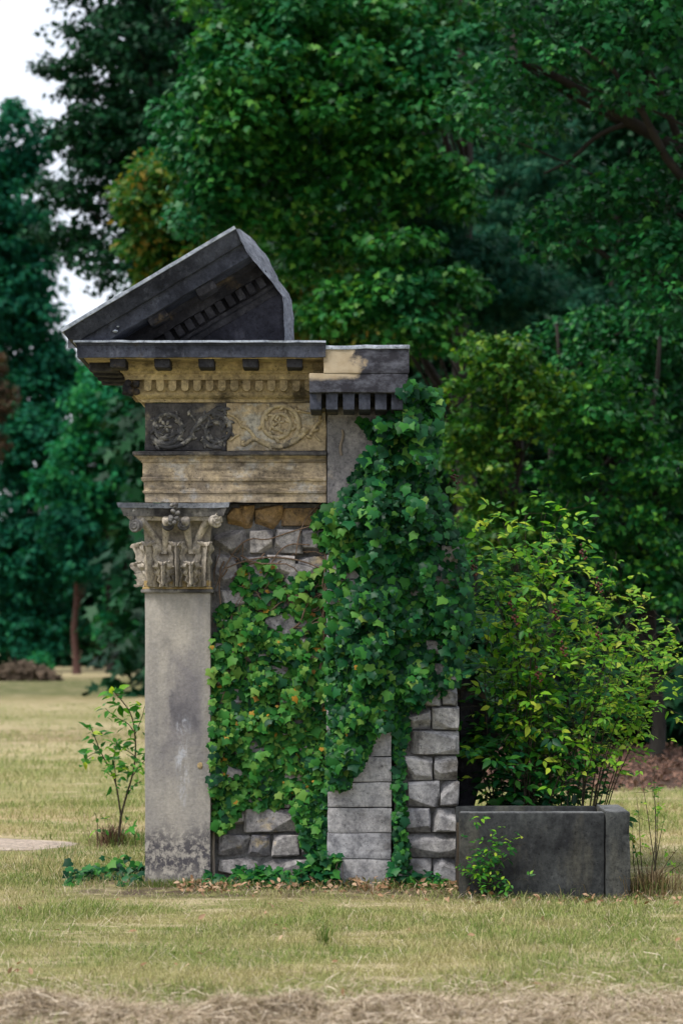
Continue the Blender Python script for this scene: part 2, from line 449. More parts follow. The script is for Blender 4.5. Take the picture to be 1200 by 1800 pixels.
M['ivy_dark'] = leaf_mat('dark_ivy_leaf', [(0, (0.0026, 0.0276, 0.0120)), (.5, (0.0051, 0.0483, 0.0170)), (.85, (0.0093, 0.0782, 0.0220)), (1, (0.0213, 0.1150, 0.0240))], .16, .45, .15)
M['ivy_mid'] = leaf_mat('green_ivy_leaf', [(0, (0.0059, 0.0517, 0.0090)), (.5, (0.0153, 0.0978, 0.0140)), (.85, (0.0340, 0.1495, 0.0220)), (1, (0.0723, 0.1898, 0.0320))], .2, .5, .12)
M['ivy_pale'] = leaf_mat('yellow_green_ivy_leaf', [(0, (0.0382, 0.1380, 0.0200)), (.6, (0.0808, 0.1955, 0.0300)), (1, (0.1445, 0.2415, 0.0500))], .22, .5, .11)
M['ivy_gold'] = leaf_mat('golden_ivy_leaf', [(0, (.32, .17, .02)), (.6, (.36, .22, .04)), (1, (.18, .09, .03))], .25, .6, .11)
M['bramble'] = leaf_mat('bright_shrub_leaf', [(0, (0.0246, 0.1232, 0.0099)), (.4, (0.0739, 0.2341, 0.0148)), (.75, (0.1725, 0.3573, 0.0197)), (1, (0.3942, 0.4682, 0.0493))], .42, .45, .18)
M['bramble_dark'] = leaf_mat('shade_tinted_shrub_leaf', [(0, (0.0059, 0.0483, 0.0090)), (.6, (0.0153, 0.0978, 0.0140)), (1, (0.0510, 0.1840, 0.0200))], .3, .45, .17)  # dark stops also stand in for shade low in the shrub
M['rose'] = leaf_mat('rose_leaflet', [(0, (0.0330, 0.1320, 0.0110)), (.5, (0.1100, 0.2640, 0.0176)), (.8, (0.1980, 0.3410, 0.0330)), (1, (0.3300, 0.3740, 0.0550))], .42, .45, .18)
M['sapling'] = leaf_mat('sapling_leaf', [(0, (0.0119, 0.0920, 0.0100)), (.5, (0.0255, 0.1495, 0.0150)), (.8, (0.0425, 0.1955, 0.0160)), (1, (0.1360, 0.3680, 0.0300))], .4, .4, .22)
M['maple'] = leaf_mat('maple_leaf', [(0, (0.0068, 0.0675, 0.0134)), (.5, (0.0146, 0.1042, 0.0173)), (.85, (0.0363, 0.1655, 0.0212)), (1, (0.0964, 0.2207, 0.0230))], .22, .45, .17, ((.006, .09, .04), .35, .5, .6))
M['oak'] = leaf_mat('dark_green_leaf', [(0, (0.0032, 0.0460, 0.0150)), (.5, (0.0064, 0.0747, 0.0200)), (.9, (0.0149, 0.1222, 0.0250)), (1, (0.0531, 0.1725, 0.0275))], .16, .45, .17)
M['edge_tree'] = leaf_mat('thicket_leaf', [(0, (0.0054, 0.0604, 0.0150)), (.5, (0.0116, 0.1006, 0.0213)), (.85, (0.0372, 0.1869, 0.0250)), (1, (0.1063, 0.2731, 0.0275))], .22, .45, .17)
M['yellowing'] = leaf_mat('yellowing_leaf', [(0, (.010, .07, .016)), (.45, (.03, .11, .02)), (.8, (.085, .145, .022)), (1, (.19, .13, .022))], .32, .5, .11)
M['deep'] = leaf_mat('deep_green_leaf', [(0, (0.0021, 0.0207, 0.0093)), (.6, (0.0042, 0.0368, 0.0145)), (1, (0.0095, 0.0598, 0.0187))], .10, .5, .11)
M['pine'] = leaf_mat('blue_green_needles', [(0, (0.0041, 0.0442, 0.0264)), (.6, (0.0082, 0.0718, 0.0396)), (1, (0.0306, 0.0966, 0.0432))], .12, .55, .11)
M['far'] = leaf_mat('far_green_leaf', [(0, (0.0071, 0.1088, 0.0525)), (.6, (0.0143, 0.1668, 0.0725)), (1, (0.0449, 0.2457, 0.0625))], .3, .55, .08, ((.03, .17, .05), .5, .52, .62))  # blue green lightened so distance haze sits in the leaf colour
M['far_dark'] = leaf_mat('far_dark_leaf', [(0, (0.0037, 0.0583, 0.0363)), (.6, (0.0074, 0.0911, 0.0519)), (1, (0.0168, 0.1422, 0.0585))], .25, .55, .08)  # darker far leaves, lightened by the same painted haze
M['lime'] = leaf_mat('lit_lime_leaf', [(0, (.008, .055, .009)), (.5, (.022, .095, .012)), (.85, (.065, .17, .015)), (1, (.16, .24, .024))], .34, .45, .2)  # lime tones imitate light falling on the thicket's leaves
M['copper'] = leaf_mat('copper_leaf', [(0, (.06, .035, .025)), (.6, (.11, .065, .045)), (1, (.05, .075, .04))], .3, .6, .11)
M['bark'] = bark('dark_bark', (.011, .010, .009), (.026, .023, .019))
M['bark_red'] = bark('reddish_bark', (.05, .026, .022), (.085, .045, .038), 5)
M['twig'] = bark('brown_vine', (.10, .065, .045), (.20, .14, .10), 30)
M['vine_pale'] = bark('pale_vine', (.20, .165, .13), (.32, .27, .22), 30)
M['cane'] = bark('dark_cane', (.022, .018, .012), (.06, .05, .032), 30)
M['berry'] = stone('ripening_berry', (.10, .035, .02), (.035, .012, .012), amt=.2, rough=.4, bump=.1, c_scale=30)
M['dry_leaf'] = leaf_mat('fallen_leaf', [(0, (.16, .09, .045)), (.5, (.28, .17, .10)), (1, (.40, .28, .19))], .15, .8, .15)
M['tangle'] = leaf_mat('brown_tangle', [(0, (.05, .035, .02)), (.6, (.15, .105, .06)), (1, (.34, .26, .16))], .15, .8, .1)
M['litter'] = leaf_mat('leaf_litter', [(0, (.05, .03, .025)), (.5, (.11, .06, .045)), (1, (.19, .11, .08))], .1, .8, .15)
# ---------------------------------------------------------------- ground shape
def ground_z(x, y):
    n = noise.noise(Vector((x * .35, y * .35, 3.1))) * .025 + noise.noise(Vector((x * 1.3, y * 1.3, 7.7))) * .010
    dip = -.045 * math.exp(-((x - 1.3) / .8) ** 2 - ((y + .4) / .7) ** 2)
    return n * min(1, 40 / (abs(y) + 20)) + dip

# ---------------------------------------------------------------- the ruin
ruin_loc = at(530, 1555, .3); ruin_loc.z = 0
ruin = empty('stone_ruin', ruin_loc, 'ruined classical gateway fragment with one pilaster, broken pediment and ivy covered wall', 'ruin')
XL, XR = -1.15, -.09

def roughen(bm, amp, scale=9, seed=0.0):
    for v in bm.verts:
        p = v.co * scale + Vector((seed, seed * 2, seed * 3))
        v.co += noise.noise_vector(p) * amp + noise.noise_vector(p * 3.1) * amp * .4

def block(name, x0, x1, y0, y1, z0, z1, mat, bev=.008, amp=.004, cuts=4, seed=0.0, sharp=40):
    bm = bmesh.new()
    bmesh.ops.create_cube(bm, size=1)
    for v in bm.verts:
        v.co = Vector(((x0 + x1) / 2 + v.co.x * (x1 - x0), (y0 + y1) / 2 + v.co.y * (y1 - y0), (z0 + z1) / 2 + v.co.z * (z1 - z0)))
    if bev: bmesh.ops.bevel(bm, geom=bm.edges[:], offset=bev, segments=2, affect='EDGES', profile=.6)
    if cuts: bmesh.ops.subdivide_edges(bm, edges=[e for e in bm.edges if e.calc_length() > .05], cuts=cuts, use_grid_fill=True)
    if amp: roughen(bm, amp, 9, seed)
    return bm_mesh(name, bm, mat, sharp)

def pbox(name, px0, px1, py0, py1, Yf, Yb, mat, **k):
    a, b = at(px0, py1, Yf), at(px1, py0, Yf)
    return block(name, a.x, b.x, Yf, Yb, a.z, b.z, mat, **k)

def sweep(name, prof, mat, x_right=XR, y_back=.5, amp=.003, nx=46, seed=0.0, sharp=32, x_left=XL):
    """A moulding along the front and round the left corner; prof lists (projection, height) from below to above."""
    V, Fc = [], []
    ny = 14
    for p, z in prof:
        row = []
        for i in range(nx + 1):
            row.append(Vector((x_right + (x_left - p - x_right) * i / nx, -p, z)))
        for j in range(1, ny + 1):
            row.append(Vector((x_left - p, -p + (y_back + p) * j / ny, z)))
        for v in row:
            q = v * 11 + Vector((seed, 0, seed))
            v += noise.noise_vector(q) * amp + noise.noise_vector(q * 3) * amp * .5
        V += row
    w = nx + ny + 1
    for r in range(len(prof) - 1):
        for i in range(w - 1):
            a = r * w + i
            Fc.append((a, a + w, a + w + 1, a + 1))
    n = len(prof)
    Fc.append(tuple(r * w for r in range(n)))                      # right end
    Fc.append(tuple(r * w + w - 1 for r in reversed(range(n))))    # back end
    for i in range(w - 1): pass
    # back face: close top row to bottom row
    for i in range(w - 1):
        a, b = i, (n - 1) * w + i
        Fc.append((a, a + 1, b + 1, b))
    return mesh_of(name, V, Fc, mat, sharp=sharp)

def zf(py, p): return at(600, py, -p).z

# pilaster
a, b = at(255, 1556, 0), at(370, 1040, 0)
pil = link('pilaster', block('pilaster', a.x, b.x, 0, .45, -.12, b.z, M['shaft'], bev=.007, amp=.0035, cuts=9, seed=1), ruin)
bm = bmesh.new(); bmesh.ops.create_icosphere(bm, subdivisions=2, radius=.5)
hp = at(352, 1346, 0)
for v in bm.verts:
    v.co = hp + Vector((v.co.x * .034 * (1 + .3 * noise.noise(v.co * 3)), v.co.y * .008, v.co.z * .042))
link('plugged_hole', bm_mesh('plugged_hole', bm, M['ochre_lichen']), pil)

# capital
cap = link('capital', mesh_of('capital', *(lambda: (
    [Vector((px_, y_, z_)) for (hw, py, dy) in [(.192, 1033, .0), (.190, 1000, -.01), (.188, 960, -.012), (.195, 930, -.03), (.215, 908, -.06), (.22, 903, -.07)]
     for (px_, y_, z_) in [(at(312, py).x - hw, dy, at(312, py).z), (at(312, py).x + hw, dy, at(312, py).z), (at(312, py).x + hw, .44, at(312, py).z), (at(312, py).x - hw, .44, at(312, py).z)]],
    [(r * 4 + k, r * 4 + (k + 1) % 4, r * 4 + 4 + (k + 1) % 4, r * 4 + 4 + k) for r in range(5) for k in range(4)] + [(3, 2, 1, 0), (20, 21, 22, 23)]))(), M['capital']), ruin)
cx = at(312, 1000).x
for (py0, py1, p, mt) in ((1042, 1036, .02, 'capital_dark'), (1036, 1032, .012, 'ochre_lichen')):
    link('astragal', block('astragal', cx - .192 - p, cx + .192 + p, -p, .45, at(0, py0).z, at(0, py1).z, M[mt], bev=.006, amp=.002, cuts=5), cap)
link('lichen_band', block('lichen_band', cx - .194, cx + .194, -.006, .3, at(0, 1031.5).z, at(0, 1020).z, M['ochre_lichen'], bev=.004, amp=.004, cuts=6), cap)

def abacus(z0, z1, hw, yf, mat, inset):
    bm = bmesh.new()
    plan = []
    acx = at(308, 890, -.12).x
    n = 14
    for i in range(n + 1):
        t = i / n * 2 - 1
        plan.append((acx + t * hw, yf + .085 * (1 - t * t) ** 1.0))
    plan += [(acx + hw - .02, yf + .05), (acx + hw - .10, .40), (acx - hw + .10, .40), (acx - hw + .02, yf + .05)]
    lo = [bm.verts.new((acx + (x - acx) * (1 - inset), y + inset * .25, z0)) for x, y in plan]
    hi = [bm.verts.new((x, y, z1)) for x, y in plan]
    m = len(plan)
    for i in range(m): bm.faces.new((lo[i], lo[(i + 1) % m], hi[(i + 1) % m], hi[i]))
    bm.faces.new(hi); bm.faces.new(lo[::-1])
    bmesh.ops.triangulate(bm, faces=[f for f in bm.faces if len(f.verts) > 4])
    roughen(bm, .004, 14)
    return bm_mesh('abacus', bm, mat, 35)
zt = at(0, 884, -.2).z
link('abacus', abacus(zt - .028, zt, .325, -.25, M['fracture'], .03), cap)
link('abacus', abacus(zt - .075, zt - .0285, .305, -.232, M['capital_dark'], .07), cap)
link('abacus', abacus(zt - .098, zt - .0755, .272, -.205, M['capital'], .06), cap)
# fleuron on the abacus
bm = bmesh.new()
fp = at(308, 899, -.2)
for k in range(16):
    q = bmesh.ops.create_icosphere(bm, subdivisions=2, radius=.55)
    o = Vector((random.uniform(-.03, .03), random.uniform(-.012, .012), random.uniform(-.075, .042)))
    for v in q['verts']: v.co = fp + o + Vector((v.co.x * .026, v.co.y * .02, v.co.z * .024)) * (1 + .3 * noise.noise(v.co * 2 + o * 30))
link('fleuron', bm_mesh('fleuron', bm, M['capital_dark'], 60), cap)

def spiral(c, r, turns, flip, ax, thick, mat, name='volute', depth=.05):
    """A volute: a tube coiled round c in the plane of the unit vectors ax and z."""
    pts, rs = [], []
    n = int(18 * turns)
    ax = Vector(ax).normalized(); nrm = ax.cross(Vector((0, 0, 1)))
    for i in range(n + 1):
        t = i / n
        a = math.pi / 2 + flip * t * turns * 2 * math.pi
        rr = r * (1 - .86 * t)
        pts.append(Vector(c) + ax * math.cos(a) * rr + Vector((0, 0, 1)) * math.sin(a) * rr - nrm * (-.012 * t))
        rs.append(thick * (1 - .6 * t))
    tb = Tubes(); tb.add(pts, rs, 8)
    tb.add([Vector(c) - nrm * depth * .5, Vector(c) + nrm * .012], [r * .82, r * .78], 14)
    return tb.mesh(name, mat)
for (px, py, Y, r, flip, ax, mt) in ((239, 923, -.19, .042, 1, (1, -.75, 0), 'capital_dark'), (379, 915, -.19, .040, -1, (1, .75, 0), 'capital'),
                                     (297, 922, -.13, .034, 1, (1, 0, 0), 'capital_dark'), (322, 922, -.13, .034, -1, (1, 0, 0), 'capital_dark')):
    v = link('volute', spiral(at(px, py, Y), r, 2.2, flip, ax, .012, M[mt]), cap)
# stalks that carry the volutes
for (p0, p1, p2) in (((287, 972), (270, 935), (245, 912)), ((290, 972), (292, 940), (293, 912)), ((338, 972), (352, 935), (372, 903)), ((336, 972), (330, 940), (326, 912))):
    tb = Tubes()
    A, B, C = at(*p0, -.03), at(*p1, -.06), at(*p2, -.15)
    tb.add([A.lerp(B, t).lerp(B.lerp(C, t), t) for t in np.linspace(0, 1, 9)], np.linspace(.018, .026, 9), 8)
    link('volute_stalk', tb.mesh('volute_stalk', M['capital']), cap)

def acanthus(w, h, curl, mat, name='acanthus_leaf'):
    nu, nv = 16, 26
    V, Fc = [], []
    for j in range(nv + 1):
        v = j / nv
        if v < .74: py, pz = -.014 - .05 * (v / .74) ** 2, v / .74 * h * .9
        else:
            a = (v - .74) / .26 * 2.9
            py, pz = -.064 - curl * (1 - math.cos(a)) , h * .9 + curl * 1.1 * math.sin(a)
        prof = (.46 + .6 * math.sin(min(1, v / .75) * math.pi * .5)) if v < .74 else (1.10 - .75 * ((v - .74) / .26) ** 2)
        lobe = 1 - .34 * abs(math.sin(v * math.pi * 4.0 + .6)) ** 4
        hw = w / 2 * prof * lobe
        for i in range(nu + 1):
            u = i / nu * 2 - 1
            x = u * hw
            ridge = .016 * math.cos(u * math.pi * 3.0 + v * 1.5 * np.sign(u)) * (1 - .4 * v) + .016 * math.exp(-(u / .14) ** 2)
            edge = .030 * u * u - .014 * (abs(u) > .8) * abs(math.sin(v * math.pi * 8))
            V.append((x, py - ridge + edge, pz + .010 * abs(u) * abs(math.sin(v * math.pi * 4))))
    for j in range(nv):
        for i in range(nu):
            q = j * (nu + 1) + i
            Fc.append((q, q + 1, q + nu + 2, q + nu + 1))
    me = mesh_of(name, V, Fc, mat, sharp=50)
    bm = bmesh.new(); bm.from_mesh(me)
    bmesh.ops.recalc_face_normals(bm, faces=bm.faces)
    bmesh.ops.solidify(bm, geom=bm.faces[:], thickness=.008)
    bm.to_mesh(me); bm.free()
    me.shade_smooth(); me.set_sharp_from_angle(angle=rad(50))
    return me
big, small = acanthus(.118, .255, .026, M['capital']), acanthus(.112, .135, .020, M['capital'])
def put_leaf(me, px, py, Y, rz):
    o = child_at('acanthus_leaf', me, cap, at(px, py, Y)); o.rotation_euler.z = rad(rz)
for px, rz in ((270, -18), (312, 0), (355, 18)): put_leaf(big, px, 1032, -.008, rz)
for px in (288, 337): put_leaf(small, px, 1032, -.03, 0)
for Y in (.14, .36): put_leaf(big, 270, 1032, Y, -90)
for Y in (.05, .25): put_leaf(small, 266, 1032, Y, -90)

# architrave with three fasciae
prof = [(.0, 883), (.0, 867.5), (.011, 866.5), (.013, 863), (.004, 862), (.005, 846), (.018, 845), (.021, 840), (.012, 838.5), (.013, 813.5), (.022, 812), (.028, 807), (.045, 803), (.058, 800.5), (.060, 794), (.0, 793)]
link('architrave', sweep('architrave', [(p, zf(y, p)) for p, y in prof], M['architrave'], amp=.0022, seed=2), ruin)
link('architrave_ledge', sweep('architrave_ledge', [(p, zf(y, p)) for p, y in [(.0, 801.5), (.06, 801), (.066, 799), (.066, 794.5), (.058, 793.4), (0, 792.6)]], M['frieze_dark'], amp=.002, seed=5), ruin)

# frieze: a dark and a buff panel with scrollwork
zf0, zf1 = at(0, 792.3).z, at(0, 708).z
xs = at(398, 0).x
fd = link('frieze_panel', block('frieze_panel', XL, xs - .002, .0, .5, zf0, zf1, M['frieze_dark'], bev=.006, amp=.004, cuts=7, seed=3), ruin)
fl = link('frieze_panel', block('frieze_panel', xs + .001, XR, .002, .5, zf0, zf1, M['frieze_pale'], bev=.006, amp=.004, cuts=8, seed=4), ruin)
def relief(name, strokes, blobs, mat, parent, flat=.55):
    tb = Tubes()
    for pts, r0, r1 in strokes:
        w = [at(x, y, 0) for x, y in pts]
        # smooth the polyline
        for _ in range(2):
            w = [w[0]] + [q for i in range(len(w) - 1) for q in (w[i].lerp(w[i + 1], .25), w[i].lerp(w[i + 1], .75))] + [w[-1]]
        tb.add(w, np.linspace(r0, r1, len(w)) * 1.5, 8)
        if r0 >= .008:
            for q in range(3, len(w) - 2, 5):
                d = (w[q + 1] - w[q - 1]).normalized(); sd = Vector((-d.z, 0, d.x)) * (1 if (q // 5) % 2 else -1)
                e = (d * .6 + sd).normalized()
                tb.add([w[q] + e * t * .034 + d * t * t * .012 for t in (0, .3, .6, .85, 1)], [.005, .010, .011, .007, .001], 7)
    for (x, y, rx, rz, ang) in blobs:
        c = at(x, y, 0); u = Vector((math.cos(ang), 0, math.sin(ang))); s = Vector((-u.z, 0, u.x))
        tb.add([c + u * rx * t for t in (-1, -.7, -.2, .3, .75, 1)], [rz * k for k in (.15, .65, 1, .9, .5, .1)], 7)
    me = tb.mesh(name, mat)
    co = np.empty(len(me.vertices) * 3); me.vertices.foreach_get('co', co); co = co.reshape(-1, 3)
    co[:, 1] = co[:, 1] * flat * 2 - .002
    me.vertices.foreach_set('co', co.ravel()); me.update()
    return link(name, me, parent)
def coil(cx, cy, r, turns, a0, flip, shrink=.75, n=26):
    return [(cx + r * (1 - shrink * i / n) * math.cos(a0 + flip * i / n * turns * 6.283), cy + r * (1 - shrink * i / n) * math.sin(a0 + flip * i / n * turns * 6.283)) for i in range(n + 1)]
def petals(cx, cy, r, n, px_=.010):
    return [(cx + r * math.cos(k * 6.283 / n), cy + r * math.sin(k * 6.283 / n), .016, px_, -k * 6.283 / n) for k in range(n)] + [(cx, cy, .010, .010, 0)]
relief('scroll', [(coil(293, 752, 31, 1.35, 2.6, -1, .45), .011, .007), ([(268, 775), (290, 788), (320, 783), (338, 768), (336, 760)], .008, .012), (coil(381, 756, 27, 1.25, 4.4, 1, .45), .010, .006),
                  ([(372, 728), (388, 716), (396, 722), (396, 730)], .009, .006), ([(336, 762), (348, 745), (366, 728), (386, 716)], .010, .008), ([(355, 772), (370, 786), (390, 787)], .012, .008)],
       petals(291, 750, 8, 6) + [(333, 725, .020, .012, 1.2), (340, 735, .028, .010, -.9), (349, 745, .03, .009, -.6), (322, 757, .02, .012, .4), (338, 768, .02, .016, 0), (352, 737, .024, .008, .9), (312, 780, .02, .010, .5), (378, 723, .02, .009, .4),
        (300, 785, .02, .009, 0), (318, 737, .012, .006, -.4), (362, 762, .03, .008, 1.4)], M['relief_dark'], fd)
relief('scroll', [(coil(490, 745, 42, 2.15, 2.2, -1, .78), .011, .006), ([(430, 775), (424, 779), (429, 783), (437, 776), (448, 770), (470, 784), (500, 786), (524, 772), (535, 760)], .006, .012),
                  ([(400, 726), (412, 732), (421, 740), (424, 750)], .007, .005), ([(424, 750), (436, 752), (448, 770)], .007, .007), ([(404, 775), (415, 766), (421, 764)], .005, .004), ([(545, 765), (556, 745), (566, 738)], .008, .005), ([(520, 722), (548, 727), (572, 724)], .006, .003)],
       petals(490, 742, 6, 5, .008) + [(535, 757, .030, .024, .3), (543, 768, .02, .013, -.5), (512, 728, .03, .010, -1), (463, 775, .022, .009, -.6), (520, 777, .03, .010, .4), (558, 770, .03, .008, -.9), (527, 722, .012, .012, 0), (423, 741, .012, .008, 0)],
       M['relief_pale'], fl)

# bed moulding with dentils
prof = [(.0, 707.8), (.018, 707), (.022, 702), (.034, 700), (.052, 697), (.060, 693.5), (.060, 668), (.105, 667.5), (.108, 658), (.120, 656), (.124, 652), (.150, 646), (.155, 640), (.155, 632), (0, 631)]
bed = link('bed_moulding', sweep('bed_moulding', [(p, zf(y, p)) for p, y in prof], M['ochre'], amp=.002, seed=7), ruin)
bm = bmesh.new()
n = 8
fr, bk = [], []
for i in range(n + 1):
    a = math.pi * i / n
    fr.append(bm.verts.new((-.0215 * math.cos(a), 0, -.043 - .020 * math.sin(a)))); bk.append(bm.verts.new((-.0215 * math.cos(a), .05, -.043 - .020 * math.sin(a))))
fr += [bm.verts.new((.0215, 0, 0)), bm.verts.new((-.0215, 0, 0))]; bk += [bm.verts.new((.0215, .05, 0)), bm.verts.new((-.0215, .05, 0))]
for i in range(len(fr)): bm.faces.new((fr[i], bk[i], bk[(i + 1) % len(fr)], fr[(i + 1) % len(fr)]))
bm.faces.new(fr[::-1])
dent = bm_mesh('dentil', bm, M['ochre'])
for i in range(14): child_at('dentil', dent, bed, (at(260 + i * 21.7, 0, -.1).x, -.101 + random.uniform(-.004, .004), zf(668, .1) - random.uniform(0, .003)))
for j in range(8):
    o = child_at('dentil', dent, bed, (XL - .101, -.03 + j * .072, zf(668, .1))); o.rotation_euler.z = rad(-90)
# carved corner of the dentil row
bm = bmesh.new()
for k in range(9):
    q = bmesh.ops.create_icosphere(bm, subdivisions=2, radius=.022)
    o = Vector((XL - .085 + random.uniform(-.02, .05), -.09 + random.uniform(-.02, .01), zf(681, .09) + random.uniform(-.035, .03)))
    for v in q['verts']: v.co = v.co * (1 + .5 * noise.noise(v.co * 60 + o * 9)) + o
link('corner_ornament', bm_mesh('corner_ornament', bm, M['black'], 60), bed)

# cornice
zs = zf(628, .35)
prof = [(.10, zs + .012), (.15, zs + .010), (.325, zs + .004), (.330, zs), (.350, zs), (.352, zf(608, .352)), (.358, zf(606, .358)), (.362, zf(602.5, .362)), (.0, zf(602.5, .362) + .02)]
cor = link('cornice', sweep('cornice', prof, M['corona'], amp=.003, seed=9, y_back=.55), ruin)
cz = zf(602.5, .362)
link('flashing', sweep('flashing', [(.0, cz + .022), (.368, cz + .001), (.371, cz + .001), (.371, cz + .013), (.36, cz + .014), (.0, cz + .033)], M['zinc'], amp=.003, seed=12, y_back=.55), cor)
md = block('modillion', -.045, .045, -.085, .085, -.058, 0, M['black'], bev=.010, amp=.003, cuts=2)
for px in (210, 287, 364, 441, 518): child_at('modillion', md, cor, (at(px, 0, -.22).x, -.225, zs + .006))
for j in range(4):
    o = child_at('modillion', md, cor, (XL - .225, -.10 + j * .2, zs + .006)); o.rotation_euler.z = rad(90)
link('soffit', sweep('soffit', [(.10, zs - .002), (.318, zs - .003), (.32, zs + .004), (.10, zs + .008)], M['ochre'], amp=.0015, seed=13), cor)

# pediment
A0, A1 = at(110, 580, -.42), at(412, 400, -.42)
u = (A1 - A0); u.y = 0; UL = u.length; u.normalize(); w = Vector((u.z, 0, -u.x)); w = w if w.z < 0 else -w
zcut = cz + .016
def rake(name, prof, u0, u1, mat, amp=.0045, yb=.25, seed=0.0, slant=0.0):
    """A length of raking moulding; prof lists (distance below the slope line, Y) on the visible side."""
    bm = bmesh.new()
    n = 24
    rows = []
    pr = prof + [(prof[-1][0], yb), (prof[0][0], yb)]
    for i in range(n + 1):
        row = []
        for (d, y) in pr:
            uu = u0 + (u1 + slant * (y + .42) - u0) * i / n
            p = A0 + u * uu + w * d; p.y = y
            q = p * 10 + Vector((seed, seed, 0))
            row.append(bm.verts.new(p + noise.noise_vector(q) * amp + noise.noise_vector(q * 3) * amp * .5))
        rows.append(row)
    m = len(pr)
    for i in range(n):
        for k in range(m): bm.faces.new((rows[i][k], rows[i][(k + 1) % m], rows[i + 1][(k + 1) % m], rows[i + 1][k]))
    bm.faces.new(rows[0]); bm.faces.new(rows[-1][::-1])
    r = bmesh.ops.bisect_plane(bm, geom=bm.verts[:] + bm.edges[:] + bm.faces[:], plane_co=(0, 0, zcut), plane_no=(0, 0, -1), clear_outer=True)
    ed = [e for e in r['geom_cut'] if isinstance(e, bmesh.types.BMEdge)]
    if ed: bmesh.ops.holes_fill(bm, edges=ed, sides=0)
    return bm_mesh(name, bm, mat, 32)
rk = link('raking_cornice', rake('raking_cornice', [(.006, -.415), (.075, -.375), (.088, -.368), (.092, -.345), (.100, -.343), (.168, -.340), (.172, -.330)], 0, UL, M['corona'], seed=1, yb=.05), ruin)
link('flashing', rake('flashing', [(-.008, -.432), (.010, -.430)], -.008, UL + .004, M['zinc'], amp=.0025, seed=3, yb=.10), rk)
link('bed_moulding', rake('bed_moulding', [(.172, -.15), (.185, -.14), (.20, -.115), (.255, -.112), (.258, -.055), (.325, -.053), (.328, -.070), (.345, -.066), (.352, -.045), (.378, -.043), (.385, -.041)], .15, UL + .045, M['black'], seed=5, yb=.12), rk)
def tilt(o): o.rotation_euler.y = -math.atan2(u.z, u.x)
dm = block('dentil', -.021, .021, -.03, .03, -.062, 0, M['black'], bev=.004, amp=.002, cuts=0)
for k in range(10):
    uu = .50 + k * .0685
    p = A0 + u * uu + w * .258; p.y = -.085
    if p.z - .055 > zcut: tilt(child_at('dentil', dm, rk, p))
mm = block('modillion', -.06, .06, -.085, .085, -.05, 0, M['black'], bev=.012, amp=.003, cuts=2)
for uu in (.17, .50, .82):
    p = A0 + u * uu + w * .171; p.y = -.245
    if p.z - .04 > zcut: tilt(child_at('modillion', mm, rk, p))

# tympanum wall and the broken grey end
front = [at(413, 401, -.41), at(424, 424, -.39), at(437, 448, -.345), at(452, 466, -.30), at(470, 486, -.16), at(485, 505, -.10), at(497, 521, -.05), at(499, 560, -.045), at(500, 612, -.045)]
back = [at(424, 404, .05), at(446, 424, .10), at(467, 447, .14), at(481, 474, .17), at(492, 494, .2), at(504, 512, .22), at(513, 528, .24), at(516, 560, .25), at(517, 612, .25)]
bm = bmesh.new()
rows = []
nn = 8
for k in range(len(front) * 3 - 2):
    i, t = divmod(k, 3); t /= 3
    j = min(i + 1, len(front) - 1)
    f, b_ = front[i].lerp(front[j], t), back[i].lerp(back[j], t)
    row = []
    for q in range(nn + 1):
        p = f.lerp(b_, q / nn)
        a = .0045 if q in (0,) else .012
        row.append(bm.verts.new(p + noise.noise_vector(p * 17) * a + noise.noise_vector(p * 45) * a * .5))
    rows.append(row)
for i in range(len(rows) - 1):
    for q in range(nn): bm.faces.new((rows[i][q], rows[i][q + 1], rows[i + 1][q + 1], rows[i + 1][q]))
tb_ = [bm.verts.new(at(120, 595, .25)), bm.verts.new(at(120, 612, .25))]
bm.faces.new([r[-1] for r in rows] + [tb_[1], tb_[0]])
link('broken_end', bm_mesh('broken_end', bm, M['fracture'], 25), ruin)
bm = bmesh.new()
tri = [A0 + u * .50 + w * .33, A0 + u * (UL + .045) + w * .33, at(499, 523, -.045), Vector((at(499, 523, -.045).x, 0, zcut - .01)), Vector(((A0 + u * .5 + w * .33).x - .02, 0, zcut - .01))]
f0 = [bm.verts.new((p.x, -.035, p.z)) for p in tri]; f1 = [bm.verts.new((p.x, .2, p.z)) for p in tri]
for i in range(5): bm.faces.new((f0[i], f1[i], f1[(i + 1) % 5], f0[(i + 1) % 5]))
bm.faces.new(f0[::-1]); bm.faces.new(f1)
link('tympanum', bm_mesh('tympanum', bm, M['tympanum']), ruin)
# white bird droppings on the raking cornice are paint thin: small flat splashes
for (px, py, s) in ((213, 546, .020), (203, 582, .024), (208, 574, .012)):
    bm = bmesh.new()
    c = at(px, py, -.36)
    q = bmesh.ops.create_icosphere(bm, subdivisions=2, radius=1)
    for v in q['verts']: v.co = c + Vector((v.co.x * s * .6, v.co.y * .012, v.co.z * s * .35)) * (1 + .5 * noise.noise(v.co * 2.5 + c * 50))
    link('bird_dropping', bm_mesh('bird_dropping', bm, M['zinc'], 60), rk)

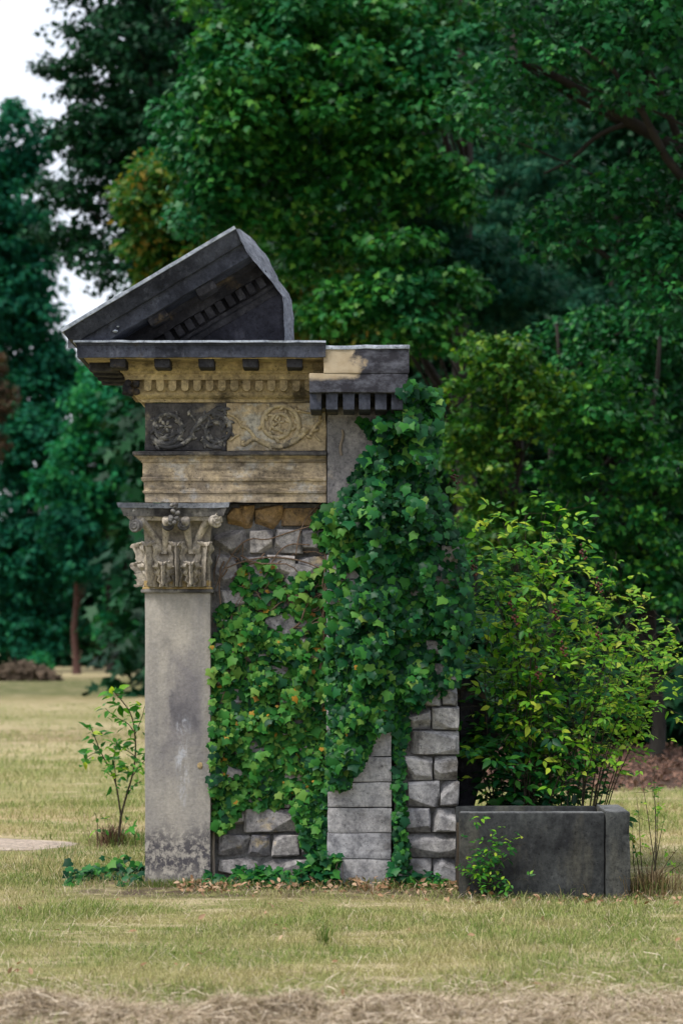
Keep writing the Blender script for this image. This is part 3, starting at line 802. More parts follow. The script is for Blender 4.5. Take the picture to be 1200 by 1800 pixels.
# rough block on the right with its own coarse dentils
rb = link('return_block', pbox('return_block', 543, 716, 656, 690, -.335, .5, M['block'], bev=.007, amp=.003, cuts=6, seed=21), ruin)
link('upper_course', pbox('upper_course', 568, 719, 613, 656.6, -.34, .5, M['block'], bev=.008, amp=.004, cuts=6, seed=22), rb)
link('flashing', pbox('flashing', 566, 721, 606.5, 613.3, -.348, .5, M['zinc'], bev=.004, amp=.007, cuts=7, seed=23), rb)
dm = block('dentil', -.033, .033, -.15, .15, -.098, 0, M['block'], bev=.006, amp=.003, cuts=1)
dm.materials[0] = M['corona']
zb = at(0, 690, -.335).z
for k, px in enumerate((555, 583.5, 613, 641, 669.5, 698)): child_at('dentil', dm, rb, (at(px, 0, -.31).x, -.31 + .15, zb + .002))
link('block_core', pbox('block_core', 556, 700, 688, 716, -.05, .5, M['mortar'], bev=0, amp=0, cuts=0), rb)
link('return_wall', pbox('return_wall', 575, 712, 702, 884, -.04, .6, M['body'], bev=.008, amp=.004, cuts=7, seed=24), ruin)

# pier of smooth blocks
pier = link('pier', pbox('pier', 580, 684, 884, 1570, .03, .6, M['mortar'], bev=0, amp=0, cuts=0), ruin)
ys = [1556, 1510, 1464.5, 1419.5, 1375, 1330, 1285, 1240, 1196, 1152, 1108, 1063, 1018, 974, 930, 886]
for i in range(len(ys) - 1):
    e = random.uniform(-.004, .004)
    y0 = ys[i] + (12 if i == 0 else -.5)
    link('stone_block', pbox('stone_block', 575 + random.uniform(-1, 1), 688 + random.uniform(-1.2, .6), ys[i + 1] + .7, y0, -.045 + e, .35, M['pier'], bev=.006, amp=.0045, cuts=5, seed=30 + i), pier)

def rock(px0, px1, py0, py1, Yf, depth, bulge, seed, mat, inner=4, name='rock_faced_stone', jit=.003):
    """A rock-faced stone: squared, its flat face broken away in a few slanting facets."""
    rs = random.Random(seed)
    a, b = at(px0, py1, Yf), at(px1, py0, Yf)
    x0, x1, z0, z1 = a.x, b.x, a.z, b.z
    wd, ht = x1 - x0, z1 - z0
    jx = {k: rs.uniform(-jit, jit) for k in range(4)}; jz = {k: rs.uniform(-jit, jit) * .7 for k in range(4)}
    bm = bmesh.new()
    bmesh.ops.create_cube(bm, size=1)
    e = bulge * rs.uniform(.55, 1.0)
    for v in bm.verts:
        front = v.co.y < 0; kk = (v.co.x > 0) + 2 * (v.co.z > 0)
        v.co = Vector((x0 if v.co.x < 0 else x1, Yf - e * rs.uniform(.75, 1.2) if front else Yf + depth, z0 if v.co.z < 0 else z1))
        v.co.x += jx[kk]; v.co.z += jz[kk]
        if not front: continue
        v.co.x += rs.uniform(-.004, .006) * (1 if v.co.x < (x0 + x1) / 2 else -1); v.co.z += rs.uniform(-.003, .006) * (1 if v.co.z < (z0 + z1) / 2 else -1)
    def cut(p, n):
        r = bmesh.ops.bisect_plane(bm, geom=bm.verts[:] + bm.edges[:] + bm.faces[:], plane_co=p, plane_no=n, clear_outer=True)
        ed = [g_ for g_ in r['geom_cut'] if isinstance(g_, bmesh.types.BMEdge)]
        if ed: bmesh.ops.contextual_create(bm, geom=ed)
    # shallow breaks along the arrises, then one or two big ones across a corner
    for sx, sz in ((1, 0), (-1, 0), (0, 1), (0, -1)):
        k = rs.uniform(.03, .14) if rs.random() < .75 else rs.uniform(.2, .42)
        p = Vector((x0 + wd * (.5 + sx * (.5 - k * .55)), Yf - e, z0 + ht * (.5 + sz * (.5 - k))))
        cut(p, Vector((sx + rs.uniform(-.3, .3), -rs.uniform(.35, 1.1), sz + rs.uniform(-.25, .25))).normalized())
    for k in range(rs.choice((1, 1, 2, 2, 3))):
        sx, sz = rs.choice((-1, 1)), rs.choice((-1, -1, 1))
        q = rs.uniform(.18, .42)
        p = Vector((x0 + wd * (.5 + sx * (.5 - q)), Yf - e, z0 + ht * (.5 + sz * (.5 - q))))
        cut(p, Vector((sx * rs.uniform(.3, 1) / max(wd, .12) * .15, -rs.uniform(.5, 1.2), sz * rs.uniform(.4, 1.0))).normalized())
    bmesh.ops.recalc_face_normals(bm, faces=bm.faces)
    bmesh.ops.dissolve_degenerate(bm, dist=.004, edges=bm.edges[:])
    bmesh.ops.bevel(bm, geom=bm.edges[:], offset=.003, segments=1, affect='EDGES')
    bmesh.ops.triangulate(bm, faces=[f for f in bm.faces if len(f.verts) > 4])
    bmesh.ops.subdivide_edges(bm, edges=[e_ for e_ in bm.edges if e_.calc_length() > .06], cuts=1, use_grid_fill=True)
    for v in bm.verts:
        v.co += noise.noise_vector(v.co * 22 + Vector((seed, 0, 0))) * .0042
    return bm_mesh(name, bm, mat)

# rusticated wall on the right
rw = link('rusticated_wall', pbox('rusticated_wall', 692, 801, 990, 1562, .055, .62, M['mortar'], bev=0, amp=0, cuts=0), ruin)
rows = [(1508, 1556, ((700, 758), (760, 805))), (1464, 1506, ((700, 806),)), (1419, 1462.5, ((700, 756), (758, 806))), (1373, 1417, ((716, 771), (773, 805))), (1328, 1371.5, ((703, 760), (762, 804))),
        (1284, 1326, ((714, 806),)), (1241, 1282.5, ((702, 757), (758, 806))), (1210, 1239.5, ((702, 775), (776, 804)))]
y = 1208
while y > 990:
    m_ = random.uniform(735, 775)
    rows.append((y - 42, y, ((702, m_), (m_ + 1.5, 805)))); y -= 43.5
k = 0
for y0, y1, spans in rows:
    for x0, x1 in spans:
        k += 1
        if x1 - x0 > 90:      # a wide stone split by one slanting crack reads as two facets
            link('rock_faced_stone', rock(x0, x1, y0, y1, .04, .25, .085, 100 + k, M['rustic'], 5), rw)
        else:
            link('rock_faced_stone', rock(x0, x1, y0, y1, .035, .25, .080, 100 + k, M['rustic'], 3 + k % 3), rw)

# rubble wall between pilaster and pier
wall = link('rubble_wall', pbox('rubble_wall', 366, 590, 886, 1562, .122, .6, M['mortar'], bev=0, amp=0, cuts=0), ruin)
hand = [(1508, 1548, ((384, 458), (460, 562))), (1463, 1506, ((386, 436), (438, 476), (477, 526), (528, 572))), (1422, 1461, ((398, 430), (432, 520), (522, 572))),
        (1385, 1420, ((384, 470), (472, 520), (522, 572))),
        (888, 928, ((398, 424), (425, 447), (448, 496), (497, 573))), (930, 974, ((376, 436), (437, 482), (483, 530), (531, 573)))]
y = 1383
while y > 1020:
    x = 376; sp = []
    while x < 540:
        x1 = min(572, x + random.uniform(38, 95))
        if 572 - x1 < 25: x1 = 572
        sp.append((x, x1 - 1.5)); x = x1
    hand.append((y - 42, y, tuple(sp))); y -= 44
hand.append((976, 1016, ((376, 418), (420, 470), (472, 520), (521, 572))))
k = 0
for y0, y1, spans in hand:
    for x0, x1 in spans:
        k += 1
        oc = y0 < 925
        link('rubble_stone', rock(x0 + random.uniform(0, 2), x1, y0 + random.uniform(0, 3), y1, .115, .2, .055 if not oc else .045, 300 + k, M['rubble_ochre' if oc else 'rubble'], 4, name='rubble_stone', jit=.016), wall)
# masonry behind that carries the entablature
link('backing_wall', pbox('backing_wall', 300, 690, 700, 1562, .42, .75, M['mortar'], bev=0, amp=0, cuts=0), ruin)
# dark rough pier that leans at the back of the right wall
bm = bmesh.new()
pts = [(803, 1190), (838, 1195), (856, 1230), (872, 1270), (874, 1310), (860, 1345), (838, 1375), (828, 1440), (803, 1440)]
f0 = [bm.verts.new(at(x, y, .55)) for x, y in pts]; f1 = [bm.verts.new(at(x - 6, y, .95)) for x, y in pts]
for i in range(len(pts)): bm.faces.new((f0[i], f1[i], f1[(i + 1) % len(pts)], f0[(i + 1) % len(pts)]))
bm.faces.new(f0[::-1]); bm.faces.new(f1)
bmesh.ops.bevel(bm, geom=bm.edges[:], offset=.02, segments=2, affect='EDGES')
link('rear_spur', bm_mesh('rear_spur', bm, M['black'], 40), ruin)

# ---------------------------------------------------------------- stone trough
TF = -.42
tr = empty('stone_trough', (at(955, 0, TF).x, TF + .2, -.05), 'dark rectangular stone trough on the grass to the right of the ruin', 'trough')
ztp = at(0, 1429, TF).z
def tbox(name, px0, px1, y0, y1, z0, z1, mat, **k): return block(name, at(px0, 0, TF).x, at(px1, 0, TF).x, y0, y1, z0, z1, mat, **k)
link('front_slab', tbox('front_slab', 807, 1061.5, TF, TF + .07, -.15, ztp, M['trough'], bev=.010, amp=.003, cuts=6, seed=41), tr)
link('end_slab', tbox('end_slab', 1063, 1107, TF - .004, TF + .46, -.15, ztp + .006, M['trough_end'], bev=.016, amp=.007, cuts=5, seed=42), tr)
link('back_slab', tbox('back_slab', 807, 1062, TF + .39, TF + .46, -.15, ztp + .004, M['trough'], bev=.010, amp=.003, cuts=6, seed=43), tr)
link('rim', tbox('rim', 809, 1060, TF + .006, TF + .064, ztp - .004, ztp + .004, M['trough_rim'], bev=.003, amp=.003, cuts=6, seed=44), tr)
link('rim', tbox('rim', 1065, 1104, TF + .006, TF + .45, ztp + .002, ztp + .0105, M['trough_rim'], bev=.003, amp=.004, cuts=6, seed=45), tr)
link('soil', tbox('soil', 808, 1062, TF + .07, TF + .39, -.1, ztp - .09, M['soil'], bev=0, amp=.01, cuts=7), tr)
# ---------------------------------------------------------------- ground, path, grass
def lawn_mat():
    g = G('dry_meadow_ground')
    o = g.xyz()
    tan, straw, green, olive = (.27, .21, .12), (.43, .355, .22), (.135, .16, .045), (.07, .082, .03)
    y = g.math('ADD', o['Y'], g.math('MULTIPLY', g.math('SUBTRACT', g.noise(.35, 4, .6, g.vec((.5, 1.6, 1))), .5), 5.0))
    t = g.math('DIVIDE', g.math('ADD', y, 10.0), 100.0)
    band = g.ramp(t, [(0.0, straw), (.03, (.25, .225, .10)), (.08, (.22, .205, .08)), (.12, (.33, .275, .145)), (.145, (.44, .33, .20)), (.17, (.25, .235, .10)), (.22, (.28, .25, .115)), (.25, straw), (.275, (.25, .185, .11)), (.31, straw), (.35, (.24, .22, .10)), (.41, straw), (.455, (.26, .21, .11)), (.50, olive), (.66, olive), (.72, (.20, .155, .09)), (.76, straw), (1, straw)])
    patch = g.ramp(g.noise(1.4, 6, .65, g.vec((.7, 1.3, 1), (3, 1, 0))), [(.42, 0.0), (.56, 1.0)])
    c = g.mix(g.math('MULTIPLY', patch, .45), band, green)
    patch2 = g.ramp(g.noise(2.6, 5, .65, g.vec((.6, 1.4, 1), (8, 4, 0))), [(.50, 0.0), (.62, 1.0)])
    c = g.mix(g.math('MULTIPLY', patch2, .7), c, (.47, .385, .25))
    # forest floor on the right behind the ruin
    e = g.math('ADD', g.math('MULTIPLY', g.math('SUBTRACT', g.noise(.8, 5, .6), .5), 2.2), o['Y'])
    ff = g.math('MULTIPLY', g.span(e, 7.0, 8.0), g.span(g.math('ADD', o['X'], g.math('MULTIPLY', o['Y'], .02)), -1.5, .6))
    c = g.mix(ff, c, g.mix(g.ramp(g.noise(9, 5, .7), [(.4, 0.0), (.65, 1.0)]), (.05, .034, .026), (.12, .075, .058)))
    # bare earth at the foot of the ruin, darkened to stand in for contact shadow
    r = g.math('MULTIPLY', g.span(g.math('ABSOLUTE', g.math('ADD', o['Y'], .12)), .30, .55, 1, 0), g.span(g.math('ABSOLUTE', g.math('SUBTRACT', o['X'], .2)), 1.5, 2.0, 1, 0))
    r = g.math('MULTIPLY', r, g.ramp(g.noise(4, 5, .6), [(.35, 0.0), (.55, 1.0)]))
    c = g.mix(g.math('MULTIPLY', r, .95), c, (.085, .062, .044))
    c = g.mix(1.0, c, g.ramp(g.noise(38, 5, .75), [(.3, (.62, .62, .6)), (.7, (1.3, 1.3, 1.3))]), 'MULTIPLY')
    return g.done(g.principled(c, .95, .15, g.bump(g.noise(30, 5, .7), .9, .03)))
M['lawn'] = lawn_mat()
M['path'] = stone('pale_sand_path', (.36, .30, .245), (.27, .22, .18), amt=.15, bump=.6, c_scale=2, fine=30)
def blade_mat(name, dry, green, lo, hi):
    g = G(name)
    d = g.ramp(g.rand(), dry); k = g.ramp(g.rand(), green)
    f = g.ramp(g.noise(1.4, 6, .65, g.vec((.7, 1.3, 1), (3, 1, 0))), [(lo, 0.0), (hi, 1.0)])
    c = g.mix(g.math('MULTIPLY', f, .9), d, k)
    t = g.n.new('ShaderNodeBsdfTranslucent'); g.put(t.inputs['Color'], c)
    x = g.n.new('ShaderNodeMixShader'); x.inputs['Fac'].default_value = .3
    g.l.new(g.principled(c, .7, .2), x.inputs[1]); g.l.new(t.outputs[0], x.inputs[2])
    return g.done(x.outputs[0])
M['blade'] = blade_mat('meadow_grass_blade', [(0, (.22, .195, .07)), (.45, (.37, .325, .145)), (.8, (.54, .47, .27)), (1, (.22, .26, .06))],
                       [(0, (.06, .13, .020)), (.5, (.14, .22, .035)), (.8, (.26, .29, .08)), (1, (.40, .37, .17))], .40, .54)
M['hay'] = leaf_mat('cut_hay', [(0, (.10, .07, .045)), (.4, (.32, .25, .175)), (.8, (.52, .43, .335)), (1, (.66, .57, .47))], .15, .8, .15)
M['tuft'] = leaf_mat('green_grass_tuft', [(0, (.05, .10, .02)), (.5, (.10, .16, .035)), (.85, (.20, .19, .07)), (1, (.34, .28, .15))], .3, .7, .2)

xs = np.concatenate([-np.geomspace(260, 3.2, 30), np.linspace(-3, 3, 61), np.geomspace(3.2, 260, 30)])
ysg = np.concatenate([np.linspace(-40, -6.2, 16), np.linspace(-6, 4, 90), np.geomspace(4.2, 500, 60)])
V = [(x, y, ground_z(x, y)) for y in ysg for x in xs]
nx_ = len(xs)
Fg = [(j * nx_ + i, j * nx_ + i + 1, (j + 1) * nx_ + i + 1, (j + 1) * nx_ + i) for j in range(len(ysg) - 1) for i in range(nx_ - 1)]
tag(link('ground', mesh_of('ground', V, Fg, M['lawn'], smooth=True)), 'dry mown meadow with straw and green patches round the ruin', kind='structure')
# sand path that ends on the left behind the sapling
pp = []
for k in range(40):
    a = k / 40 * 6.283
    x = -4.6 + 2.72 * math.copysign(abs(math.cos(a)) ** .75, math.cos(a)) + .05 * math.sin(7 * a); y = 2.40 + .72 * math.sin(a) + .05 * math.sin(5 * a)
    pp.append((x, y))
bm = bmesh.new()
c0 = bm.verts.new((-4.6, 2.45, ground_z(-4.6, 2.45) + .006))
ring = [bm.verts.new((x, y, ground_z(x, y) + .003)) for x, y in pp]
mid = [bm.verts.new((-4.6 + (x + 4.6) * .6, 2.45 + (y - 2.45) * .6, ground_z(-4.6 + (x + 4.6) * .6, 2.45 + (y - 2.45) * .6) + .005)) for x, y in pp]
for k in range(40):
    j = (k + 1) % 40
    bm.faces.new((ring[k], ring[j], mid[j], mid[k])); bm.faces.new((mid[k], mid[j], c0))
tag(link('path', bm_mesh('path', bm, M['path'], 60)), 'pale sandy path across the meadow behind the pilaster', kind='structure')

GZ = np.vectorize(ground_z)
def blades(name, x, y, h, wd, lean, mat, label=None, z0=None):
    n = len(x)
    z = GZ(x, y) if z0 is None else z0
    th = R.uniform(0, 6.283, n); ld = R.uniform(0, 6.283, n)
    b = np.stack([x, y, z - .004], 1)
    side = np.stack([np.cos(th), np.sin(th), np.zeros(n)], 1) * wd[:, None] * .5
    L = np.stack([np.cos(ld), np.sin(ld), np.zeros(n)], 1) * (lean * h)[:, None]
    up = np.array([0, 0, 1.0])
    m = b + L * .35 + up * (h * .6)[:, None]
    t = b + L + up * (h * np.maximum(.25, 1 - lean * .45))[:, None]
    Vv = np.stack([b - side, b + side, m - side * .8, m + side * .8, t], 1).reshape(-1, 3)
    k = np.arange(n) * 5
    T = np.concatenate([np.stack([k, k + 1, k + 3], 1), np.stack([k, k + 3, k + 2], 1), np.stack([k + 2, k + 3, k + 4], 1)])
    o = link(name, np_mesh(name, Vv, T, mat))
    return tag(o, label, None, None, 'stuff')

def clear_of_ruin(x, y):
    inside = (x > -1.16) & (x < .72) & (y > -.03) & (y < .75)
    inside |= (x > .68) & (x < 1.68) & (y > TF - .01) & (y < TF + .47)
    inside |= ((x + 4.6) / 2.74) ** 4 + ((y - 2.40) / .70) ** 2 < 1
    return ~inside
gx, gy = [], []
for (d0, d1, dens) in ((7.2, 9, 8600), (9, 11, 7000), (11, 13.5, 5200), (13.5, 18, 2000), (18, 24, 560), (24, 32, 200), (32, 44, 60)):
    hw0 = 640 * d1 / F
    n = int(dens * (d1 - d0) * 2 * hw0)
    x = R.uniform(-hw0, hw0, n); y = R.uniform(d0, d1, n) - D
    gx.append(x); gy.append(y)
gx, gy = np.concatenate(gx), np.concatenate(gy)
foot_bare = np.where((np.abs(gx - .2) < 1.65) & (gy < .3), np.clip((-.06 - gy + .28 * (np.array([noise.noise(Vector((a * 2.2, 3.3, 1.0))) for a in gx]))) / .42, .12, 1), 1.0)
k = clear_of_ruin(gx, gy) & (R.uniform(0, 1, len(gx)) < foot_bare) & ~((gy > 7.3) & (gx > .3))
gx, gy = gx[k], gy[k]
dd = gy + D
patchy = np.array([noise.noise(Vector((a * 1.1, b * 1.7, 4.4))) + .6 * noise.noise(Vector((a * 3.3, b * 4.1, 8.8))) for a, b in zip(gx, gy)])
hh = R.gamma(4, .0075, len(gx)) * np.clip(1 + 1.1 * patchy, .35, 2.2) * np.clip(dd / 11, 1, 1.6)
blades('meadow_grass', gx, gy, np.clip(hh, .008, .11), R.uniform(.0015, .0031, len(gx)) * np.clip(dd / 9, 1, 4), R.uniform(.2, 1.5, len(gx)), M['blade'], 'short dry mown meadow grass with greener patches')
# lying clippings
n = 15000
x = R.uniform(-2.6, 2.6, n); y = R.uniform(-4.7, 2.2, n); k = clear_of_ruin(x, y); x, y = x[k], y[k]; n = len(x)
blades('grass_clippings', x, y, R.uniform(.02, .07, n), R.uniform(.001, .0019, n), R.uniform(1.4, 3.0, n), M['hay'], 'pale dry clippings lying on the mown meadow', GZ(x, y) + R.uniform(.004, .03, n))
# longer grass at the foot of the masonry
def foot(n, x0, x1, y0, y1, h0, h1):
    x, y = R.uniform(x0, x1, n), R.uniform(y0, y1, n)
    return x, y, R.uniform(h0, h1, n)
fx, fy, fh = [np.concatenate(q) for q in zip(foot(500, -1.2, -.75, -.09, -.015, .03, .08), foot(900, -.75, .75, -.22, -.05, .03, .10), foot(700, .7, 1.75, TF - .10, TF - .015, .02, .07), foot(260, 1.66, 1.85, TF - .1, TF + .5, .05, .16),
                     foot(1500, -2.0, -1.15, -.2, 2.0, .03, .10), foot(500, -1.6, -1.2, 2.2, 2.9, .06, .18))]
blades('foot_grass', fx, fy, fh, R.uniform(.003, .005, len(fx)), R.uniform(.2, 1.1, len(fx)), M['tuft'], 'longer green grass at the foot of the masonry')

# hay windrow along the very front
n = 60000
x = R.uniform(-1.9, 1.9, n); yc = -4.30 + .05 * np.sin(x * 2.1) + .10 * np.clip((x - .1) / 1.2, 0, 1)
y = yc + R.normal(0, .15, n)
loose = R.uniform(0, 1, n) < .16
y = np.where(loose, yc + np.abs(R.normal(0, .42, n)), y)
lump = np.array([noise.noise(Vector((q * 3.2, w_ * 4, 5.5))) + .6 * noise.noise(Vector((q * 9, w_ * 11, 2.5))) for q, w_ in zip(x, y)])
env = np.where(x < .15, 1.0, np.clip(1.0 - (x - .15) * 1.5, .12, 1)) * np.where(np.abs(x + .78) < .22, .75, 1)
top = .085 * np.exp(-((y - yc) / .16) ** 2) * (.6 + 1.1 * lump).clip(.05, 1.7) * env
z = GZ(x, y) + top * R.uniform(0, 1, n) ** .35
a = R.uniform(0, 6.283, n); e = R.normal(0, .35, n); L = R.uniform(.03, .17, n)
dv = np.stack([np.cos(a) * np.cos(e), np.sin(a) * np.cos(e) * .6, np.sin(e)], 1) * L[:, None]
p = np.stack([x, y, z + .004], 1); sd = np.stack([-np.sin(a), np.cos(a), R.normal(0, .6, n)], 1) * R.uniform(.0006, .0013, n)[:, None]
bend = R.normal(0, .014, (n, 3)); bend[:, 2] = np.abs(bend[:, 2])
Vv = np.stack([p - dv * .5 - sd, p - dv * .5 + sd, p + bend - sd, p + bend + sd, p + dv * .5], 1).reshape(-1, 3)
k = np.arange(n) * 5
T = np.concatenate([np.stack([k, k + 1, k + 3], 1), np.stack([k, k + 3, k + 2], 1), np.stack([k + 2, k + 3, k + 4], 1)])
tag(link('hay_windrow', np_mesh('hay_windrow', Vv, T, M['hay'])), 'raked row of dry hay lying across the front of the meadow', kind='stuff')

# fallen brown leaves at the foot of the wall and scattered over the lawn
n = 740
x = np.concatenate([R.uniform(-.95, .85, 550), R.uniform(-2.2, 2.2, 110), R.uniform(.55, 1.9, 80)]); y = np.concatenate([-.04 - np.abs(R.normal(0, .19, 550)), R.uniform(-4, 1.5, 110), R.uniform(-.85, -.44, 80)])
k = clear_of_ruin(x, y); x, y = x[k], y[k]; n = len(x)
tag(link('fallen_leaves', leaf_mesh('fallen_leaves', OVATE, np.stack([x, y, GZ(x, y) + R.uniform(.008, .05, n)], 1), frames(R.normal(0, .8, (n, 3)) + (0, -.3, 1), R.normal(0, 1, (n, 3))), R.uniform(.022, .05, n), M['dry_leaf'])), 'brown fallen leaves lying at the foot of the wall', kind='stuff')
n = 9000
x = R.uniform(.2, 6.5, n); y = R.uniform(7.0, 14.5, n); k = (y > 7.3 + .5 * np.sin(x * 2)); x, y = x[k], y[k]; n = len(x)
tag(link('leaf_litter', leaf_mesh('leaf_litter', OVATE, np.stack([x, y, GZ(x, y) + R.uniform(.01, .09, n)], 1), frames(R.normal(0, .6, (n, 3)) + (0, -.2, 1), R.normal(0, 1, (n, 3))), R.uniform(.04, .085, n), M['litter'])), 'reddish brown leaf litter under the trees on the right', kind='stuff')
# far heap of cut hay
hh_ = empty('hay_heap', (at(20, 1196, 56).x, 56, 0), 'long low brown heap of cut hay at the far edge of the meadow', 'hay heap')
n = 2600
a = R.uniform(0, 6.283, n); r = np.sqrt(R.uniform(0, 1, n)); x = r * np.cos(a) * 1.55; y = r * np.sin(a) * .9
z = .47 * np.sqrt(np.maximum(0, 1 - r ** 2)) * (1 + .25 * np.sin(x * 3)) * R.uniform(.6, 1, n)
P_ = np.stack([x + hh_.location.x, y + 56, z], 1)
link('strands', leaf_mesh('strands', SPRAY, P_, frames(R.normal(0, .7, (n, 3)) + (0, -.5, 1), R.normal(0, 1, (n, 3)) * (1, 1, .3)), R.uniform(.12, .32, n), leaf_mat('weathered_hay', [(0, (.05, .04, .03)), (1, (.16, .12, .09))], .1, .9, .1)), hh_, 'stuff')

# ---------------------------------------------------------------- trees
def clump_leaves(blobs, shape, size, n_per, tilt=.55, up=.8):
    """blobs: (centre, radii) ellipsoids filled with leaf sprays."""
    P, N_, T_ = [], [], []
    for c, r in blobs:
        n = n_per
        d = R.normal(0, 1, (n, 3)); d /= np.linalg.norm(d, axis=1)[:, None]
        q = d * (R.uniform(0, 1, n) ** .45)[:, None]
        P.append(np.array(c) + q * np.array(r))
        N_.append(d * (.75, .75, .35) + np.array((0, 0, up)) + R.normal(0, tilt, (n, 3)))
        T_.append(d * (1, 1, .3) + R.normal(0, .6, (n, 3)) + np.array((0, 0, -.5)))
    P, N_, T_ = np.concatenate(P), np.concatenate(N_), np.concatenate(T_)
    return P, frames(N_, T_), size * R.uniform(.65, 1.25, len(P))

def tree(label, trunk, r0, crowns, mat, shape=DIAMOND, size=.1, n_per=90, blob=.45, flat=.5, barkm='bark', name='tree', top=None, group='trees behind the ruin', limbs=7, lean=0.0, clump_n=1.0, thin=1.0):
    """crowns: ellipsoids (px, py, Y, rx, ry, rz, count) of small leaf clumps; the trunk stands at (px, Y)."""
    tpx, tY = trunk
    base = Vector((at(tpx, 0, tY).x, tY, ground_z(at(tpx, 0, tY).x, tY) - .05))
    t = empty(name, base, label, 'tree', group)
    C, blobs = [], []
    for (px, py, Y, rx, ry, rz, cnt) in crowns:
        c = np.array(at(px, py, Y)); C.append((c, rz))
        n = int(cnt * clump_n)
        d = R.normal(0, 1, (n, 3)); d /= np.linalg.norm(d, axis=1)[:, None]
        q = d * (R.uniform(0, 1, n) ** .38)[:, None] * np.array((rx, ry, rz))
        for k in range(n):
            s = blob * R.uniform(.6, 1.35)
            blobs.append((c + q[k], (s, s, s * flat)))
    zt = top if top is not None else max(c[2] + rz * .4 for c, rz in C)
    tb = Tubes()
    n = 12
    tp = [base + Vector((lean * (i / (n - 1)) ** 1.5 + .06 * math.sin(i * 1.3 + tpx), .05 * math.sin(i * .9), (zt - base.z) * i / (n - 1))) for i in range(n)]
    tb.add(tp, [r0 * (1.25 if i == 0 else 1) * (1 - .75 * i / (n - 1)) for i in range(n)], 10)
    link('trunk', tb.mesh('trunk', M[barkm]), t)
    lb = Tubes()
    idx = R.choice(len(blobs), min(len(blobs), limbs * 4), replace=False)
    for j, i in enumerate(idx):
        c = Vector(blobs[i][0])
        k = min(n - 2, max(2, int((c.z - base.z) / (zt - base.z) * n - 2.5)))
        s = tp[k]
        rr = r0 * (.34 if j < limbs else .12)
        pts = wobble(s, c, 8, .05, .08)
        lb.add(pts, [rr * (1 - .85 * q / 7) for q in range(8)], 6)
    link('limb', lb.mesh('limb', M[barkm]), t)
    P, Rm, S = clump_leaves(blobs, shape, size, int(n_per * thin))
    link('crown', leaf_mesh('crown', shape, P, Rm, S, M[mat]), t, 'stuff')
    return t

# right: oak with one long bare limb, its trunk outside the picture
oak = tree('dark green oak spreading over the top right from beyond the frame', (1420, 10.5), .26,
           [(1010, 70, 9.5, 1.25, 1.3, .55, 34), (1160, 60, 9, .9, 1.2, .8, 34), (900, 190, 10.5, .8, 1.0, .5, 20), (1130, 330, 10.5, .75, 1.0, .55, 24), (1010, 400, 10.5, .55, .8, .4, 14), (1190, 480, 10, .5, .9, .7, 22), (1420, 100, 10.5, 1.6, 2, 2.2, 60), (1000, -150, 9.5, 2, 1.6, .8, 40)],
           'oak', MAPLE, .085, 62, .36, .42, name='oak_tree', top=11, limbs=6)
lb = Tubes()
for pts, r0, r1 in (
        (((1400, 380, 10.5), (1200, 268, 10.2), (1110, 215, 10), (1030, 165, 9.8), (960, 125, 9.7), (880, 100, 9.6)), .085, .025),
        (((1200, 268, 10.2), (1160, 160, 10.0), (1120, 95, 9.8), (1090, 40, 9.6)), .05, .02),
        (((1110, 215, 10), (1050, 235, 10.2), (1000, 285, 10.4), (955, 305, 10.5)), .035, .012),
        (((1400, 420, 10.5), (1250, 330, 10.8), (1130, 345, 11), (1000, 385, 11), (960, 380, 11)), .045, .012)):
    w_ = [at(*p) for p in pts]
    for _ in range(2):
        w_ = [w_[0]] + [q for i in range(len(w_) - 1) for q in (w_[i].lerp(w_[i + 1], .25), w_[i].lerp(w_[i + 1], .75))] + [w_[-1]]
    lb.add(w_, np.linspace(r0, r1, len(w_)), 8)
link('limb', lb.mesh('limb', M['bark']), oak)

tree('bright green maple with lobed leaves above the broken pediment', (815, 19.5), .2,
     [(560, 120, 15.5, 1.55, 1.3, 1.5, 105), (430, 170, 15.2, .85, .9, 1.15, 55), (640, 300, 16, .8, .9, .9, 40), (520, -180, 16, 2.2, 1.8, 1.6, 60), (760, 90, 16, .9, 1, 1.1, 42), (690, 430, 15.5, .55, .6, .35, 14), (560, 450, 16.5, .6, .6, .4, 16), (770, 330, 15.5, .5, .6, .4, 14), (610, 545, 15.4, .6, .6, .28, 18), (690, 520, 15.4, .55, .6, .32, 18), (745, 580, 15.4, .45, .6, .3, 14), (790, 500, 15.6, .4, .5, .3, 10), (380, 330, 15.6, .6, .7, .7, 26), (450, 60, 15.6, 1.1, 1, 1.2, 50), (330, 220, 15.6, .3, .6, .5, 10), (700, 200, 15.6, .9, .8, .8, 40), (480, 330, 16, .75, .8, .55, 28)],
     'maple', MAPLE, .105, 78, .40, .45, name='maple_tree', top=13)
tree('yellowing tree with brownish leaf tips left of the broken pediment', (430, 24), .18,
     [(330, 400, 23, 1.15, 1.1, 1.35, 60), (440, 470, 23.5, 1.2, 1.0, 1.2, 50), (560, 550, 24, 1.0, 1.0, .75, 40), (270, 360, 23, .55, .7, .7, 18), (620, 590, 24, .9, .9, .5, 24), (520, 440, 24, 1.1, .9, .9, 44), (640, 480, 24.5, 1.0, .9, .8, 36), (290, 460, 23.5, .5, .7, .5, 14), (260, 300, 23.5, .4, .6, .5, 10), (700, 580, 24, .7, .8, .5, 20)],
     'yellowing', DIAMOND, .15, 95, .42, .45, name='yellowing_tree', top=8)
